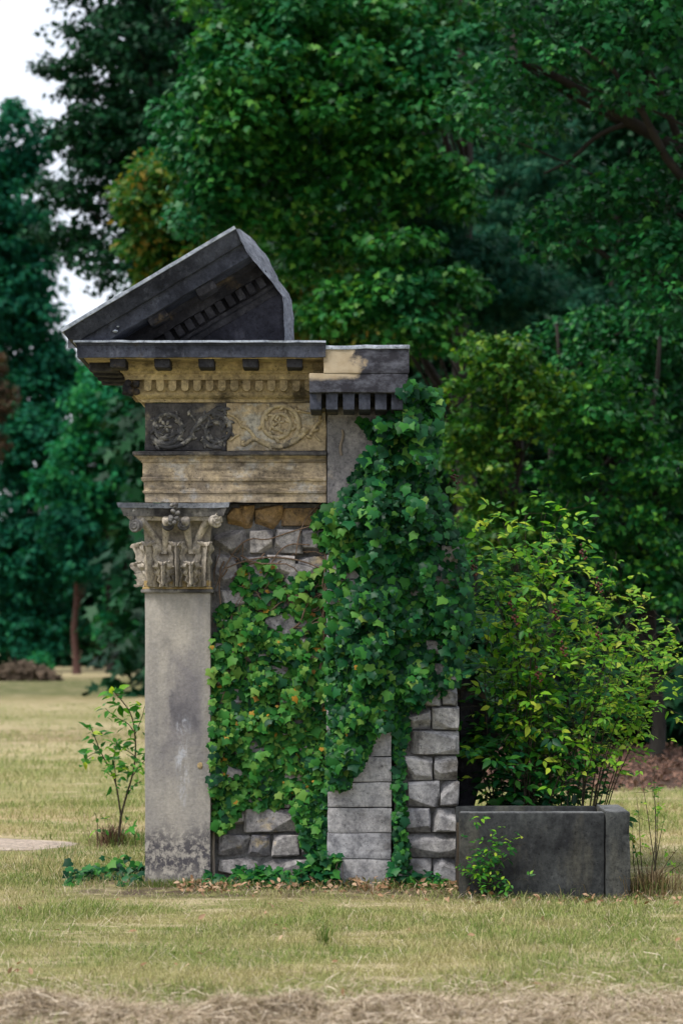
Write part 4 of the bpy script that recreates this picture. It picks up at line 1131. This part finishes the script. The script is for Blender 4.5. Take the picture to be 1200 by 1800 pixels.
tree('tall dark lacy tree with sky showing through beside the bright gap', (330, 34), .3,
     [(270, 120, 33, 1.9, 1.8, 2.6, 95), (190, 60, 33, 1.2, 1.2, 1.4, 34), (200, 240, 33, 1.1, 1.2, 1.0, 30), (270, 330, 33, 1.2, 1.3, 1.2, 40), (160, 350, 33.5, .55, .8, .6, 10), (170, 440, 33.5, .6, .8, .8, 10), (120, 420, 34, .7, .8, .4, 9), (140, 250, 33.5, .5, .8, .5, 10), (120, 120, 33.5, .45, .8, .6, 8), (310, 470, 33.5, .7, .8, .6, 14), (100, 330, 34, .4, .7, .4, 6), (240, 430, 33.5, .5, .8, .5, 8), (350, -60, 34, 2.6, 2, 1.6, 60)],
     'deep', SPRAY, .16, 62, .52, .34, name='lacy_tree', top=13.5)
tree('blue green pine with soft needle boughs in the dark middle', (900, 26), .24,
     [(800, 470, 17.2, .75, .6, .5, 42), (760, 400, 17, .45, .5, .35, 18), (880, 520, 17.5, .7, .6, .4, 30), (830, 440, 24, 1.25, 1.0, 1.0, 60), (930, 330, 25, 1.3, 1.0, 1.3, 60), (760, 520, 24, .8, .8, .45, 26), (960, 560, 25, 1.2, 1, .8, 40), (880, 180, 26, 1.3, 1.2, 1.2, 40), (690, 430, 25, .5, .8, .7, 14)],
     'pine', NEEDLE, .15, 150, .38, .35, name='pine_tree', top=13)
tree('dense leafy thicket tree with lit upper leaves behind the shrub', (1150, 12.2), .085,
     [(1060, 720, 11.6, .8, .8, .6, 44), (1150, 850, 11.8, .6, .8, .7, 40), (980, 880, 12, .8, .8, .6, 44), (1170, 1000, 12, .5, .7, .5, 24), (1060, 1010, 12.2, .8, .7, .5, 34), (900, 960, 12.4, .7, .7, .6, 34), ],
     'edge_tree', MAPLE, .075, 66, .27, .45, name='thicket_tree', top=5, limbs=9)
tree('added small tree just right of the ivy, light put into its lime green leaf colour', (905, 11.6), .05,
     [(860, 650, 11.0, .5, .6, .34, 26), (900, 730, 11.2, .62, .7, .48, 40), (835, 800, 11.4, .38, .6, .5, 24), (880, 600, 11.2, .32, .5, .2, 10), (960, 690, 11.2, .35, .5, .3, 14), (870, 900, 11.6, .5, .6, .5, 24)],
     'lime', MAPLE, .068, 52, .24, .42, name='lit_tint_tree', top=3.6, limbs=8)  # added tree: its brighter leaf colour stands in for lit thicket foliage
tree('slender dark tree with a bare lower trunk at the right edge', (975, 14.5), .08,
     [(1130, 620, 14, 1.0, 1.0, .8, 46), (1010, 640, 14.5, .9, .9, .7, 36), (1190, 760, 14, .6, .9, 1.0, 30)],
     'oak', DIAMOND, .11, 80, .33, .45, name='slender_tree', top=5.5)
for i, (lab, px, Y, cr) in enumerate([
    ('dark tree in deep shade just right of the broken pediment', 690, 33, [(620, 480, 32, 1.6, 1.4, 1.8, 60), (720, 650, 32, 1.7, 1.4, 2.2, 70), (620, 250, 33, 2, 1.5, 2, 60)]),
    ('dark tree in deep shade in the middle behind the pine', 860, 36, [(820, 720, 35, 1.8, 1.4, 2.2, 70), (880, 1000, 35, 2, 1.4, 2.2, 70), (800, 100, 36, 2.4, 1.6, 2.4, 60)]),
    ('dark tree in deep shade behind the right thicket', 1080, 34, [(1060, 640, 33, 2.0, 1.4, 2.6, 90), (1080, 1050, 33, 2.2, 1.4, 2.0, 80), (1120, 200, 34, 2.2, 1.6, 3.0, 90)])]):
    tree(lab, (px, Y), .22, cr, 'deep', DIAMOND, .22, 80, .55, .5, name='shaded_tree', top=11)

# far side of the meadow, left
tree('large dark rounded tree at the left edge under the bright sky', (-60, 78), .5,
     [(-30, 340, 77, 2.9, 3, 3.0, 70), (10, 470, 77, 2.4, 2.5, 2.6, 60), (-60, 560, 77, 3.5, 3, 3, 70), (45, 560, 77, 1.4, 2, 1.6, 26), (85, 650, 77, 1.5, 2, 1.0, 28), (40, 260, 77, 1.4, 1.5, 2.0, 26), (50, 400, 77, .9, 1.5, 1.6, 18), (60, 690, 77, 2.2, 2, 1.6, 44)],
     'far_dark', DIAMOND, .34, 85, .85, .6, name='rounded_tree', group='trees across the meadow', top=24)
for i, (lab, px, Y, cr, mt) in enumerate([
    ('pale teal leafy tree in front of the far wood left of the frieze', 195, 70, [(185, 720, 69, 1.5, 1.5, 1.8, 60), (150, 850, 69, 1.9, 1.5, 2.0, 70), (205, 640, 69, 1.0, 1, 1.0, 22)], 'far'),
    ('bushy teal tree low beside the pilaster across the meadow', 225, 72, [(215, 900, 71, 1.4, 1.4, 2.0, 56), (225, 1080, 71, 1.2, 1.2, 1.5, 46), (240, 720, 71, 1.2, 1.2, 1.6, 40)], 'far'),
    ('dark leafy tree at the left edge above the hay heap', 35, 74, [(50, 800, 73, 2.0, 1.6, 2.2, 70), (20, 990, 73, 2.2, 1.6, 2.8, 90), (100, 960, 73, 1.6, 1.4, 2.2, 60), (60, 1110, 73, 1.8, 1.4, 1.3, 46)], 'far_dark'),
    ('deep shaded tree between the far trunk and the pilaster', 175, 80, [(170, 1000, 79, 2.0, 1.5, 3.0, 70), (230, 1000, 80, 2.0, 1.5, 3.0, 60), (120, 1050, 80, 1.6, 1.5, 2.0, 30), (260, 780, 80, 2.2, 1.6, 3, 60)], 'far_dark')]):
    tree(lab, (px, Y), .2, cr, mt, DIAMOND, .30, 75, .62, .6, name='far_tree', group='trees across the meadow', top=12)
tree('copper leaved tree peeping in at the left edge', (-15, 66), .15, [(-4, 700, 65.5, .6, .8, 1.0, 30), (-14, 640, 65.5, .5, .8, .6, 14), (-8, 790, 65.5, .5, .7, .6, 12)], 'copper', SPRAY, .15, 46, .30, .6, name='copper_tree', group='trees across the meadow', top=8)
tree('pine with a bare reddish trunk across the meadow', (133, 68), .16, [(150, 980, 67, 1.0, .8, .8, 30), (110, 930, 67, 1.0, .8, .9, 30), (140, 880, 68.6, 1.2, .8, .8, 30)], 'far_dark', DIAMOND, .26, 80, .45, .6, barkm='bark_red', name='bare_trunk_pine', group='trees across the meadow', top=6.5)
sh = tree('small light green bush at the foot of the far wood', (68, 66), .05, [(68, 1165, 66, .45, .5, .35, 16)], 'far', DIAMOND, .18, 60, .22, .7, name='meadow_bush', group='trees across the meadow', top=.5, limbs=3)
sh['category'] = 'bush'

# the wood behind everything reads as one mass
blobs = []
for i in range(1150):
    px = R.uniform(250, 1500) if i < 950 else R.uniform(1500, 2300); Y = R.uniform(38, 52)
    c = at(px, 0, Y); blobs.append(((c.x, Y, R.uniform(0, 23) if i % 5 else R.uniform(0, 4)), (1.6, 1.2, 1.3)))
for i in range(760):
    px = R.uniform(-400, 330) if i < 460 else R.uniform(-1900, -400); Y = R.uniform(88, 97); c = at(px, 0, Y)
    blobs.append(((c.x, Y, R.uniform(0, 13) if i % 2 else R.uniform(0, 5)), (2.4, 1.6, 1.9)))
for i in range(300):                                         # undergrowth on the right forest floor
    px = R.uniform(820, 1400); Y = R.uniform(14.5, 30); c = at(px, 0, Y)
    blobs.append(((c.x, Y, R.uniform(0, 1.2 + (Y - 14) * .16)), (.7, .6, .5)))
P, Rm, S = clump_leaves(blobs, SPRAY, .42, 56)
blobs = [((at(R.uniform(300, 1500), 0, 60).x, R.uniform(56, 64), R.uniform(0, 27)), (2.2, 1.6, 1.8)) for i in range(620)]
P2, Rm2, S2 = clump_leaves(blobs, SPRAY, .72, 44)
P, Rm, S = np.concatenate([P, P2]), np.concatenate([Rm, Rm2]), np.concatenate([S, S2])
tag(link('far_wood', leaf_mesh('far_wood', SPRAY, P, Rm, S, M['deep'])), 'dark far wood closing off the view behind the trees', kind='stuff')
# ---------------------------------------------------------------- ivy on the ruin
ivy = empty('ivy', (0, -.1, 0), 'dense dark green ivy climbing over the wall and pier of the ruin', 'climbing plant')
def wall_y(px, py):
    """Depth of the masonry face under the ivy."""
    return np.where(px < 374, .0, np.where(px < 575, .10, np.where(px < 690, -.05, np.where(py < 930, -.05, .0))))
zones = [  # polygon, leaves, thickness, kinds (dark, mid, pale, gold), leaf size
    ([(372, 1120), (420, 1090), (480, 1120), (540, 1170), (574, 1190), (574, 1400), (560, 1480), (535, 1490), (505, 1415), (470, 1425), (430, 1420), (400, 1460), (378, 1470), (370, 1380)], 1650, .085, (.16, .50, .315, .025), .051),
    ([(400, 1050), (430, 985), (470, 985), (500, 1020), (560, 1000), (572, 1090), (572, 1180), (520, 1170), (440, 1120), (380, 1140), (380, 1080)], 330, .08, (.14, .50, .338, .022), .055),
    ([(545, 925), (562, 895), (610, 880), (640, 960), (655, 1010), (612, 1000), (590, 980), (560, 965)], 140, .07, (.2, .6, .2, 0), .066),
    ([(720, 672), (752, 680), (775, 700), (772, 770), (760, 830), (740, 850), (690, 800), (665, 790), (660, 745), (690, 725), (705, 690)], 560, .26, (.5, .45, .05, 0), .062),
    ([(610, 850), (650, 790), (700, 790), (750, 830), (785, 880), (800, 940), (740, 960), (660, 960), (620, 930), (590, 900)], 900, .22, (.74, .25, .01, 0), .054),
    ([(650, 940), (740, 945), (800, 940), (825, 1000), (834, 1080), (815, 1130), (808, 1205), (770, 1212), (735, 1222), (700, 1200), (640, 1190), (592, 1192), (598, 1110), (612, 1050), (640, 1010)], 1800, .16, (.60, .33, .065, .005), .054),
    ([(578, 1190), (640, 1185), (720, 1190), (735, 1222), (712, 1250), (690, 1282), (655, 1290), (640, 1340), (612, 1385), (578, 1392)], 760, .10, (.40, .48, .112, .008), .053),
    ([(688, 1240), (712, 1245), (718, 1290), (708, 1330), (712, 1400), (714, 1470), (722, 1530), (690, 1530), (692, 1400), (690, 1300)], 200, .07, (.55, .40, .045, .005), .046),
    ([(530, 1400), (574, 1395), (572, 1470), (580, 1540), (545, 1500), (525, 1450)], 190, .08, (.55, .4, .045, .005), .05),
    ([(700, 1205), (806, 1195), (790, 1222), (750, 1232), (735, 1250), (700, 1250)], 110, .10, (.45, .5, .045, .005), .055),
    ([(576, 990), (612, 1000), (612, 1110), (596, 1195), (576, 1195)], 60, .06, (.25, .55, .2, 0), .055),
    ([(562, 985), (590, 985), (592, 1190), (562, 1190)], 34, .10, (.3, .55, .15, 0), .06),
    ([(770, 900), (806, 930), (826, 1000), (830, 1090), (808, 1160), (785, 1150), (785, 1000)], 330, .12, (.7, .28, .02, 0), .054),
    ([(632, 736), (648, 742), (650, 752), (634, 750)], 5, .04, (.6, .4, 0, 0), .06), ([(648, 755), (666, 755), (664, 778), (648, 772)], 6, .03, (1, 0, 0, 0), .07),
]
allp, alln, allt, alls, allk = [], [], [], [], []
for poly, n, thick, kinds, size in zones:
    n = int(n * 1.75); size *= .80
    px, py = sample_poly(poly, n)
    u_ = R.uniform(0, 1, n)
    wy = wall_y(px, py)
    # clumpy swelling of the ivy
    sw = np.array([noise.noise(Vector((a * .022, b * .022, 1.7))) + .5 * noise.noise(Vector((a * .05, b * .05, 9.1))) for a, b in zip(px, py)])
    edge = np.clip((px - 745) / 80, 0, 1)
    yy = wy - .01 - thick * 1.15 * (u_ ** .8) * np.clip(.75 + 1.3 * sw, .10, 2.0)
    yy = yy + edge * R.uniform(0, .5, n)                   # it wraps round the right end
    P_ = np.stack([(px - 600) * (D + yy) / F, yy, H + (HY - py) * (D + yy) / F], 1)
    nr = np.stack([R.normal(0, .34, n) + edge * .7 + sw * .25, np.full(n, -1.0), .50 + R.normal(0, .38, n)], 1)
    tp = np.stack([R.normal(0, .50, n), R.normal(0, .2, n), np.full(n, -1.0)], 1)
    k_ = R.choice(4, n, p=kinds)
    allp.append(P_); alln.append(nr); allt.append(tp); alls.append(size * R.gamma(8, 1 / 8, n).clip(.4, 1.7)); alls[-1] = alls[-1] * np.where(k_ == 3, .66, 1); allk.append(k_)
P_, N_, T_, S_, K_ = map(np.concatenate, (allp, alln, allt, alls, allk))
Rm = frames(N_, T_)
leaf_parts(ivy, [IVY, IVY2], P_ - Rm[:, :, 1] * (S_ * .4)[:, None], Rm, S_, [M['ivy_dark'], M['ivy_mid'], M['ivy_pale'], M['ivy_gold']], K_, S_ - P_[:, 1] * .12 + R.uniform(0, .02, len(S_)), 300)
# woody stems
tb = Tubes()
for k in range(70):
    x0, y0 = R.uniform(385, 570), R.uniform(950, 1130)
    a = R.uniform(-.9, .9) + (1.57 if R.random() < .5 else 0)
    L = R.uniform(40, 150)
    Y = .12 - R.uniform(0, .06)
    tb.add(wobble(at(x0, y0, Y), at(np.clip(x0 + L * math.cos(a), 378, 574), y0 + L * math.sin(a), Y - .02), 9, .09), R.uniform(.0018, .006) * np.linspace(1.2, .6, 9), 5)
for pts, r in (
        (((388, 1062), (384, 1020), (402, 985), (418, 960), (440, 945), (470, 950), (500, 938), (545, 925)), .004),
        (((395, 1000), (430, 985), (480, 978), (530, 985), (565, 1000)), .0045),
        (((568, 880), (540, 905), (525, 940), (520, 975)), .0035),
        (((575, 1000), (567, 1060), (571, 1120), (562, 1180)), .007),
        (((470, 1000), (500, 955), (545, 958)), .004)):
    w_ = [at(x, y, .06) for x, y in pts]
    for _ in range(2): w_ = [w_[0]] + [q for i in range(len(w_) - 1) for q in (w_[i].lerp(w_[i + 1], .25), w_[i].lerp(w_[i + 1], .75))] + [w_[-1]]
    tb.add(w_, r, 5)
link('stem', tb.mesh('stem', M['twig']), ivy)
tb = Tubes()
for (pts, r) in ((((376, 1545), (374, 1490), (377, 1440), (373, 1400)), .012), (((556, 1500), (566, 1470), (562, 1430)), .008), (((697, 1540), (694, 1450), (698, 1360), (695, 1280)), .010), (((660, 810), (678, 802), (692, 806), (702, 790)), .003), (((672, 806), (684, 826), (690, 842)), .0025),
                 (((600, 800), (597, 785), (604, 765), (601, 755)), .010), (((770, 1205), (806, 1150), (803, 1080)), .006)):
    Y = .09 if pts[0][0] < 570 else (-.10 if pts[0][0] > 640 and pts[0][1] < 900 else -.045 if pts[0][1] < 900 else .03)
    w_ = [at(x, y, Y) for x, y in pts]
    for _ in range(2): w_ = [w_[0]] + [q for i in range(len(w_) - 1) for q in (w_[i].lerp(w_[i + 1], .25), w_[i].lerp(w_[i + 1], .75))] + [w_[-1]]
    tb.add(w_, np.linspace(r, r * .7, len(w_)), 6)
link('bare_stem', tb.mesh('bare_stem', M['vine_pale']), ivy)

def low_plant(name, label, cat, polys, n, mats, size, Y0, Y1, zmax, seed=0, shape=IVY):
    """Creeping leaves near the ground inside a strip of the place."""
    o = empty(name, (np.mean([p[0] for p in polys]), (Y0 + Y1) / 2, 0), label, cat)
    x = R.uniform(min(p[0] for p in polys), max(p[1] for p in polys), n) if len(polys) == 1 else np.concatenate([R.uniform(a, b, n // len(polys)) for a, b in polys])
    n = len(x)
    y = R.uniform(Y0, Y1, n)
    cl = np.array([noise.noise(Vector((a * 3.2, b * 3.2, seed))) for a, b in zip(x, y)])
    k = cl > -.12; x, y, cl = x[k], y[k], cl[k]; n = len(x)
    z = GZ(x, y) + R.uniform(.015, 1, n) * zmax * np.clip(.5 + cl * 1.6, .2, 1.2)
    Rm = frames(np.stack([R.normal(0, .5, n), R.normal(-.6, .4, n), np.full(n, .9)], 1), np.stack([R.normal(0, 1, n), R.normal(-.6, .6, n), R.normal(-.3, .3, n)], 1))
    S = size * R.uniform(.6, 1.3, n)
    leaf_parts(o, [shape], np.stack([x, y, z], 1), Rm, S, mats, R.choice(len(mats), n), S - y * .05, min(60, n // 3))
    tb = Tubes()
    for i in range(0, n, 6): tb.add(wobble((x[i] + R.normal(0, .04), y[i] + .03, GZ(x[i], y[i])), (x[i], y[i], z[i]), 5, .12), .0016, 4)
    link('stem', tb.mesh('stem', M['twig']), o)
    return o
low_plant('creeping_ivy', 'creeping ivy on the ground at the foot of the rubble wall', 'ground ivy', [(-.80, -.02)], 700, [M['ivy_dark'], M['ivy_mid']], .05, -.16, -.02, .17, 2)
low_plant('creeping_ivy', 'small ivy shoots on the ground below the rock faced wall', 'ground ivy', [(.28, .66)], 200, [M['ivy_dark'], M['ivy_mid']], .042, -.14, -.03, .13, 5)
low_plant('creeping_ivy', 'sparse ivy trailing through the grass left of the pilaster', 'ground ivy', [(-1.62, -1.17)], 260, [M['ivy_dark'], M['ivy_mid']], .05, -.1, .5, .12, 8)

# ---------------------------------------------------------------- shrubs
def shrub(name, label, cat, canes, mat_names, probs, leaf, n_leaf, spread, shapes, n_single, stem_r=.006, group=None, base=None, start=.35, twigs=3):
    o = empty(name, base, label, cat, group)
    tb = Tubes(); P, N_, T_ = [], [], []
    for (b, m, t) in canes:
        pts = [b.lerp(m, s).lerp(m.lerp(t, s), s) for s in np.linspace(0, 1, 12)]
        pts = [p + noise.noise_vector(p * 3) * .03 * i / 11 for i, p in enumerate(pts)]
        tb.add(pts, stem_r * np.linspace(1.3, .35, 12), 6)
        lines = [(pts, start)]
        for k in range(twigs):
            i = random.randint(4, 10)
            d = Vector((random.gauss(0, 1), random.gauss(0, .8), random.uniform(-.2, .8))).normalized() * random.uniform(.12, .40)
            tw = wobble(pts[i], pts[i] + d, 6, .08, .1)
            tb.add(tw, stem_r * .35, 4); lines.append((tw, .2))
        for ln, s0 in lines:
            arr = np.array([tuple(p) for p in ln])
            n = max(2, int(n_leaf / 3 * (1 if ln is pts else .4)))
            s = R.uniform(s0, 1.0, n) * (len(arr) - 1)
            i = np.minimum(s.astype(int), len(arr) - 2); f = (s - i)[:, None]
            q = arr[i] * (1 - f) + arr[i + 1] * f
            off = R.normal(0, spread, (n, 3)) * (.4 + .6 * (s / (len(arr) - 1)))[:, None]
            dirn = off / (np.linalg.norm(off, axis=1)[:, None] + 1e-6) + (arr[i + 1] - arr[i]) * 3 + R.normal(0, .3, (n, 3)) + (0, 0, -.2)
            dirn /= np.linalg.norm(dirn, axis=1)[:, None] + 1e-6
            nr = R.normal(0, .35, (n, 3)) + (0, -.4, 1)
            sd = np.cross(dirn, nr); sd /= np.linalg.norm(sd, axis=1)[:, None] + 1e-6
            for w_ in (-1, 0, 1):                                     # leaves stand in threes
                P.append(q + off + dirn * leaf * (.25 if w_ == 0 else .0) + sd * w_ * leaf * .12)
                T_.append(dirn + sd * w_ * 1.1 + R.normal(0, .15, (n, 3)))
                N_.append(nr + R.normal(0, .18, (n, 3)))
    link('stem', tb.mesh('stem', M['cane']), o)
    P, N_, T_ = map(np.concatenate, (P, N_, T_))
    S = leaf * R.uniform(.55, 1.35, len(P))
    leaf_parts(o, shapes, P, frames(N_, T_), S, [M[m] for m in mat_names], R.choice(len(mat_names), len(P), p=probs), S - P[:, 1] * .05, n_single)
    return o
def canes(lst, y0, y1, lift=.25, droop=0.0):
    out_ = []
    for (bx, tx, ty) in lst:
        Yb, Yt = R.uniform(*y0), R.uniform(*y1)
        b = at(bx, 0, Yb); b.z = ground_z(b.x, Yb) - .03
        t = at(tx + R.normal(0, 6), ty + R.normal(0, 6), Yt)
        m = b.lerp(t, .55) + Vector((R.normal(-(t.x - b.x) * .3, .12), R.normal(0, .12), R.normal(lift, .12) * (t.z - b.z) + .03 + droop * abs(t.x - b.x)))
        out_.append((b, m, t))
    return out_
L1, L1d = [], []
clump = (890, 925, 960, 1005)
for tx, ty in ((830, 955), (850, 930), (890, 912), (930, 900), (845, 1010), (880, 975), (960, 905), (1000, 893), (925, 955), (970, 975), (1012, 950), (825, 1060), (860, 1080), (900, 1050), (945, 1040), (1010, 1035), (1045, 1000), (830, 1130),
               (885, 1140), (950, 1110), (1060, 1050)):
    L1.append((clump[int(R.integers(4))] * .75 + .25 * (tx * .5 + 450) + R.normal(0, 8), tx, ty))
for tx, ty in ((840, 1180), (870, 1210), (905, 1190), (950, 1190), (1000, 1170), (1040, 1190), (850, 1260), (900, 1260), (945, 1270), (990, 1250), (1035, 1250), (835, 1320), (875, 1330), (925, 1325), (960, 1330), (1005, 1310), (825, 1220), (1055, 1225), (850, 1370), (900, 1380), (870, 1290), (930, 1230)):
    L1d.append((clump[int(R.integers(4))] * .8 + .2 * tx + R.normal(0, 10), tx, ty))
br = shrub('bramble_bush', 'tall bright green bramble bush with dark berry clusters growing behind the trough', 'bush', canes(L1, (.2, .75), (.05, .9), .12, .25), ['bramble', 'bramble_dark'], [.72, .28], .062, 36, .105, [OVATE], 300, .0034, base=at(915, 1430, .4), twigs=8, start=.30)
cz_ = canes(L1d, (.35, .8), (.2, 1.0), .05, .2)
shrub('shade_tinted_bush', 'lower shrub behind the trough and beside the wall, shade put into its dark leaf colour', 'bush', cz_, ['bramble_dark', 'ivy_dark'], [.6, .4], .066, 46, .085, [OVATE], 160, .0045, base=at(880, 1430, .8), twigs=4, start=.3)  # dark leaf colours carry the shade of the shrub's lower part
L2 = [(985, 1060, 1060), (990, 1100, 1080), (1020, 1130, 1060), (1020, 1165, 1052), (1030, 1190, 1135), (1030, 1180, 1110), (1020, 1120, 1120), (1030, 1150, 1240), (1010, 1080, 1130), (1030, 1100, 1180), (1020, 1060, 1190), (1035, 1215, 1150), (1025, 1140, 1160), (1000, 1050, 1110), (1030, 1200, 1180), (1030, 1225, 1120), (1020, 1130, 1220), (1010, 1090, 1020)]
rs_ = shrub('rose_bush', 'wild rose with arching thin canes reaching out to the right of the bramble', 'bush', canes(L2, (.2, .65), (-.25, .8), .12, .55), ['rose', 'bramble'], [.8, .2], .046, 36, .045, [OVATE], 200, .0034, base=at(1025, 1430, .4), start=.4, twigs=7)
# berry clusters of the bramble
bm = bmesh.new()
rs2 = random.Random(4)
for k in range(12):
    q = bmesh.ops.create_icosphere(bm, subdivisions=1, radius=.009)
    o_ = Vector((rs2.gauss(0, .012), rs2.gauss(0, .012), rs2.gauss(0, .022)))
    for v in q['verts']: v.co += o_
bmc = bm_mesh('berry_cluster', bm, M['berry'], 60)
for (px, py) in ((897, 1060), (903, 1085), (988, 1140), (944, 1185), (975, 1075), (1050, 1028), (1022, 970), (830, 998), (1050, 1115)):
    child_at('berry_cluster', bmc, br, at(px, py, random.uniform(.0, .2)))
# bramble sprig with a berry head at the top of the ivy
sp = empty('bramble_sprig', at(775, 870, .15), 'yellow green bramble sprig with a dark berry head sticking out of the ivy', 'sprig')
tb = Tubes(); tb.add(wobble(at(765, 900, .2), at(796, 838, .1), 8, .06), .003, 5); link('stem', tb.mesh('stem', M['cane']), sp)
o_ = child_at('berry_cluster', bmc, sp, at(797, 838, .08)); o_.scale = (1.15, 1.15, .9)
lp = [(752, 856, 200), (765, 850, 160), (778, 848, 150), (784, 868, 60), (795, 873, 0), (757, 868, 240), (770, 878, 200), (803, 876, -10), (745, 853, 190)]
n = len(lp)
P = np.array([tuple(at(a, b, .08)) for a, b, _ in lp]); tpv = np.array([(math.cos(rad(c)), -.3, math.sin(rad(c))) for *_, c in lp])
leaf_parts(sp, [OVATE], P, frames(R.normal(0, .3, (n, 3)) + (0, -1, .6), tpv), R.uniform(.055, .085, n), [M['ivy_pale'], M['rose']], R.choice(2, n), R.uniform(0, 1, n), n)
# small plant in front of the trough
c3 = canes([(850, 838, 1478), (855, 868, 1470), (858, 882, 1495), (852, 845, 1500), (856, 890, 1520), (850, 830, 1530), (858, 872, 1540), (856, 860, 1540), (858, 885, 1545), (850, 842, 1550), (852, 878, 1555)], (TF - .07, TF - .04), (TF - .16, TF - .08))
c3 = [(Vector((b.x, b.y, 0)), m, t) for b, m, t in c3]
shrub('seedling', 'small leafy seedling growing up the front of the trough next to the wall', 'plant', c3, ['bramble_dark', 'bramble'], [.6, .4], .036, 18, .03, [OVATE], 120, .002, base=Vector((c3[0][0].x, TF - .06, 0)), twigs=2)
# thin stalks right of the trough
c4 = []
for (bx, tx, ty) in ((1118, 1112, 1440), (1130, 1122, 1400), (1140, 1150, 1385), (1150, 1158, 1380), (1155, 1130, 1345), (1145, 1170, 1430), (1150, 1195, 1490), (1160, 1205, 1520), (1125, 1105, 1470), (1150, 1148, 1330)):
    b = at(bx, 0, R.uniform(-.1, .2)); b.z = 0; t = at(tx, ty, R.uniform(-.1, .2)); c4.append((b, b.lerp(t, .5) + Vector((R.normal(0, .02), 0, .05)), t))
shrub('bramble_stalks', 'thin nearly bare stalks rising from dry tangle right of the trough', 'plant', c4, ['rose', 'yellowing'], [.7, .3], .034, 5, .02, [OVATE], 40, .0026, base=at(1140, 1570, 0), twigs=1)
def tuft(label, x, y, n, h, r, mat, name='grass_tuft'):
    o = empty(name, (x, y, ground_z(x, y)), label, 'grass tuft')
    a = R.uniform(0, 6.283, n); q = np.abs(R.normal(0, r * .4, n)); lean = R.uniform(.1, 1.0, n)
    tb = []
    b = np.stack([x + q * np.cos(a), y + q * np.sin(a), np.full(n, ground_z(x, y) - .01)], 1)
    dr = np.stack([np.cos(a + R.normal(0, .5, n)), np.sin(a + R.normal(0, .5, n)), np.zeros(n)], 1)
    hh = h * R.uniform(.4, 1.1, n)
    m = b + dr * (lean * hh * .35)[:, None] + np.array([0, 0, 1]) * (hh * .65)[:, None]
    t = b + dr * (lean * hh)[:, None] + np.array([0, 0, 1]) * (hh * (1 - .35 * lean))[:, None]
    sd = np.stack([-np.sin(a), np.cos(a), np.zeros(n)], 1) * .0022
    Vv = np.stack([b - sd, b + sd, m - sd, m + sd, t], 1).reshape(-1, 3); k = np.arange(n) * 5
    T = np.concatenate([np.stack([k, k + 1, k + 3], 1), np.stack([k, k + 3, k + 2], 1), np.stack([k + 2, k + 3, k + 4], 1)])
    link('blades', np_mesh('blades', Vv, T, mat), o, 'stuff')
    return o
g_ = at(1145, 1575, -.25)
tuft('dry brown grass tangle at the right end of the trough', g_.x, -.3, 420, .20, .34, M['tangle'])
tuft('green weed tuft alone in the lawn before the wall', at(572, 0, -2.3).x, -2.3, 60, .12, .08, M['tuft'])
tuft('dry grass tuft round the foot of the sapling', at(195, 0, 2.45).x, 2.42, 260, .20, .22, M['litter'])
tuft('small green tuft by the front right corner of the trough', at(985, 0, TF).x, TF - .05, 22, .12, .12, M['tuft'])

# ---------------------------------------------------------------- sapling left of the pilaster
SY = 2.3
def sp_(x, y, dy=0.0): return at(x, y, SY + dy)
cs = []
b0 = sp_(208, 1478); b0.z = 0
for (m, t, dy) in (((214, 1442), (246, 1340), 0), ((214, 1442), (180, 1325), .05)):
    pass
sap = empty('sapling', b0, 'young sapling with forked thin stem and glossy leaves left of the pilaster', 'sapling')
tb = Tubes()
def curve(pts, r0, r1, dy=0.0):
    w_ = [sp_(x, y, dy) for x, y in pts]
    if pts[0][1] > 1470: w_[0].z = -.02
    for _ in range(2): w_ = [w_[0]] + [q for i in range(len(w_) - 1) for q in (w_[i].lerp(w_[i + 1], .25), w_[i].lerp(w_[i + 1], .75))] + [w_[-1]]
    tb.add(w_, np.linspace(r0, r1, len(w_)), 6); return w_
st = [curve([(208, 1480), (210, 1462), (213, 1434)], .011, .010),
      curve([(213, 1434), (222, 1400), (233, 1365), (239, 1330), (238, 1290), (232, 1255), (215, 1232), (200, 1215)], .009, .003),
      curve([(213, 1434), (208, 1400), (204, 1375), (190, 1345), (177, 1322), (165, 1290), (160, 1278)], .008, .0025, .05),
      curve([(204, 1375), (203, 1355), (200, 1335), (205, 1310)], .004, .002, -.05), curve([(239, 1330), (225, 1320), (210, 1312), (200, 1308)], .004, .002, .1),
      curve([(238, 1290), (225, 1270), (205, 1262), (185, 1245)], .004, .002, -.08), curve([(222, 1400), (235, 1380), (250, 1372)], .004, .002, .1),
      curve([(238, 1290), (250, 1262), (255, 1240)], .004, .002), curve([(233, 1365), (246, 1345), (262, 1330)], .004, .002, -.1), curve([(177, 1322), (160, 1325), (148, 1338)], .003, .0015, -.05),
      curve([(172, 1480), (172, 1440), (166, 1428)], .003, .002), curve([(240, 1490), (236, 1458), (226, 1448)], .003, .002, -.3)]
link('stem', tb.mesh('stem', M['cane']), sap)
P, T_ = [], []
for i, w_ in enumerate(st[1:]):
    arr = np.array([tuple(p) for p in w_])
    n = (60, 48, 20, 18, 22, 16, 24, 26, 14, 9, 12)[i]
    s = R.uniform(.32 if i < 2 else .25, 1.02, n) * (len(arr) - 1); k = np.clip(s.astype(int), 0, len(arr) - 2); f = (s - k)[:, None]
    off = R.normal(0, .022, (n, 3))
    P.append(arr[k] * (1 - f) + arr[k + 1] * f + off); T_.append(off * 30 + R.normal(0, .5, (n, 3)) + (0, -.1, .25))
P, T_ = np.concatenate(P), np.concatenate(T_); n = len(P)
S = .082 * R.uniform(.4, 1.25, n)
leaf_parts(sap, [OVATE], P, frames(R.normal(0, .55, (n, 3)) + (0, -.35, .9), T_), S, [M['sapling'], M['bramble']], R.choice(2, n, p=[.8, .2]), S, n)
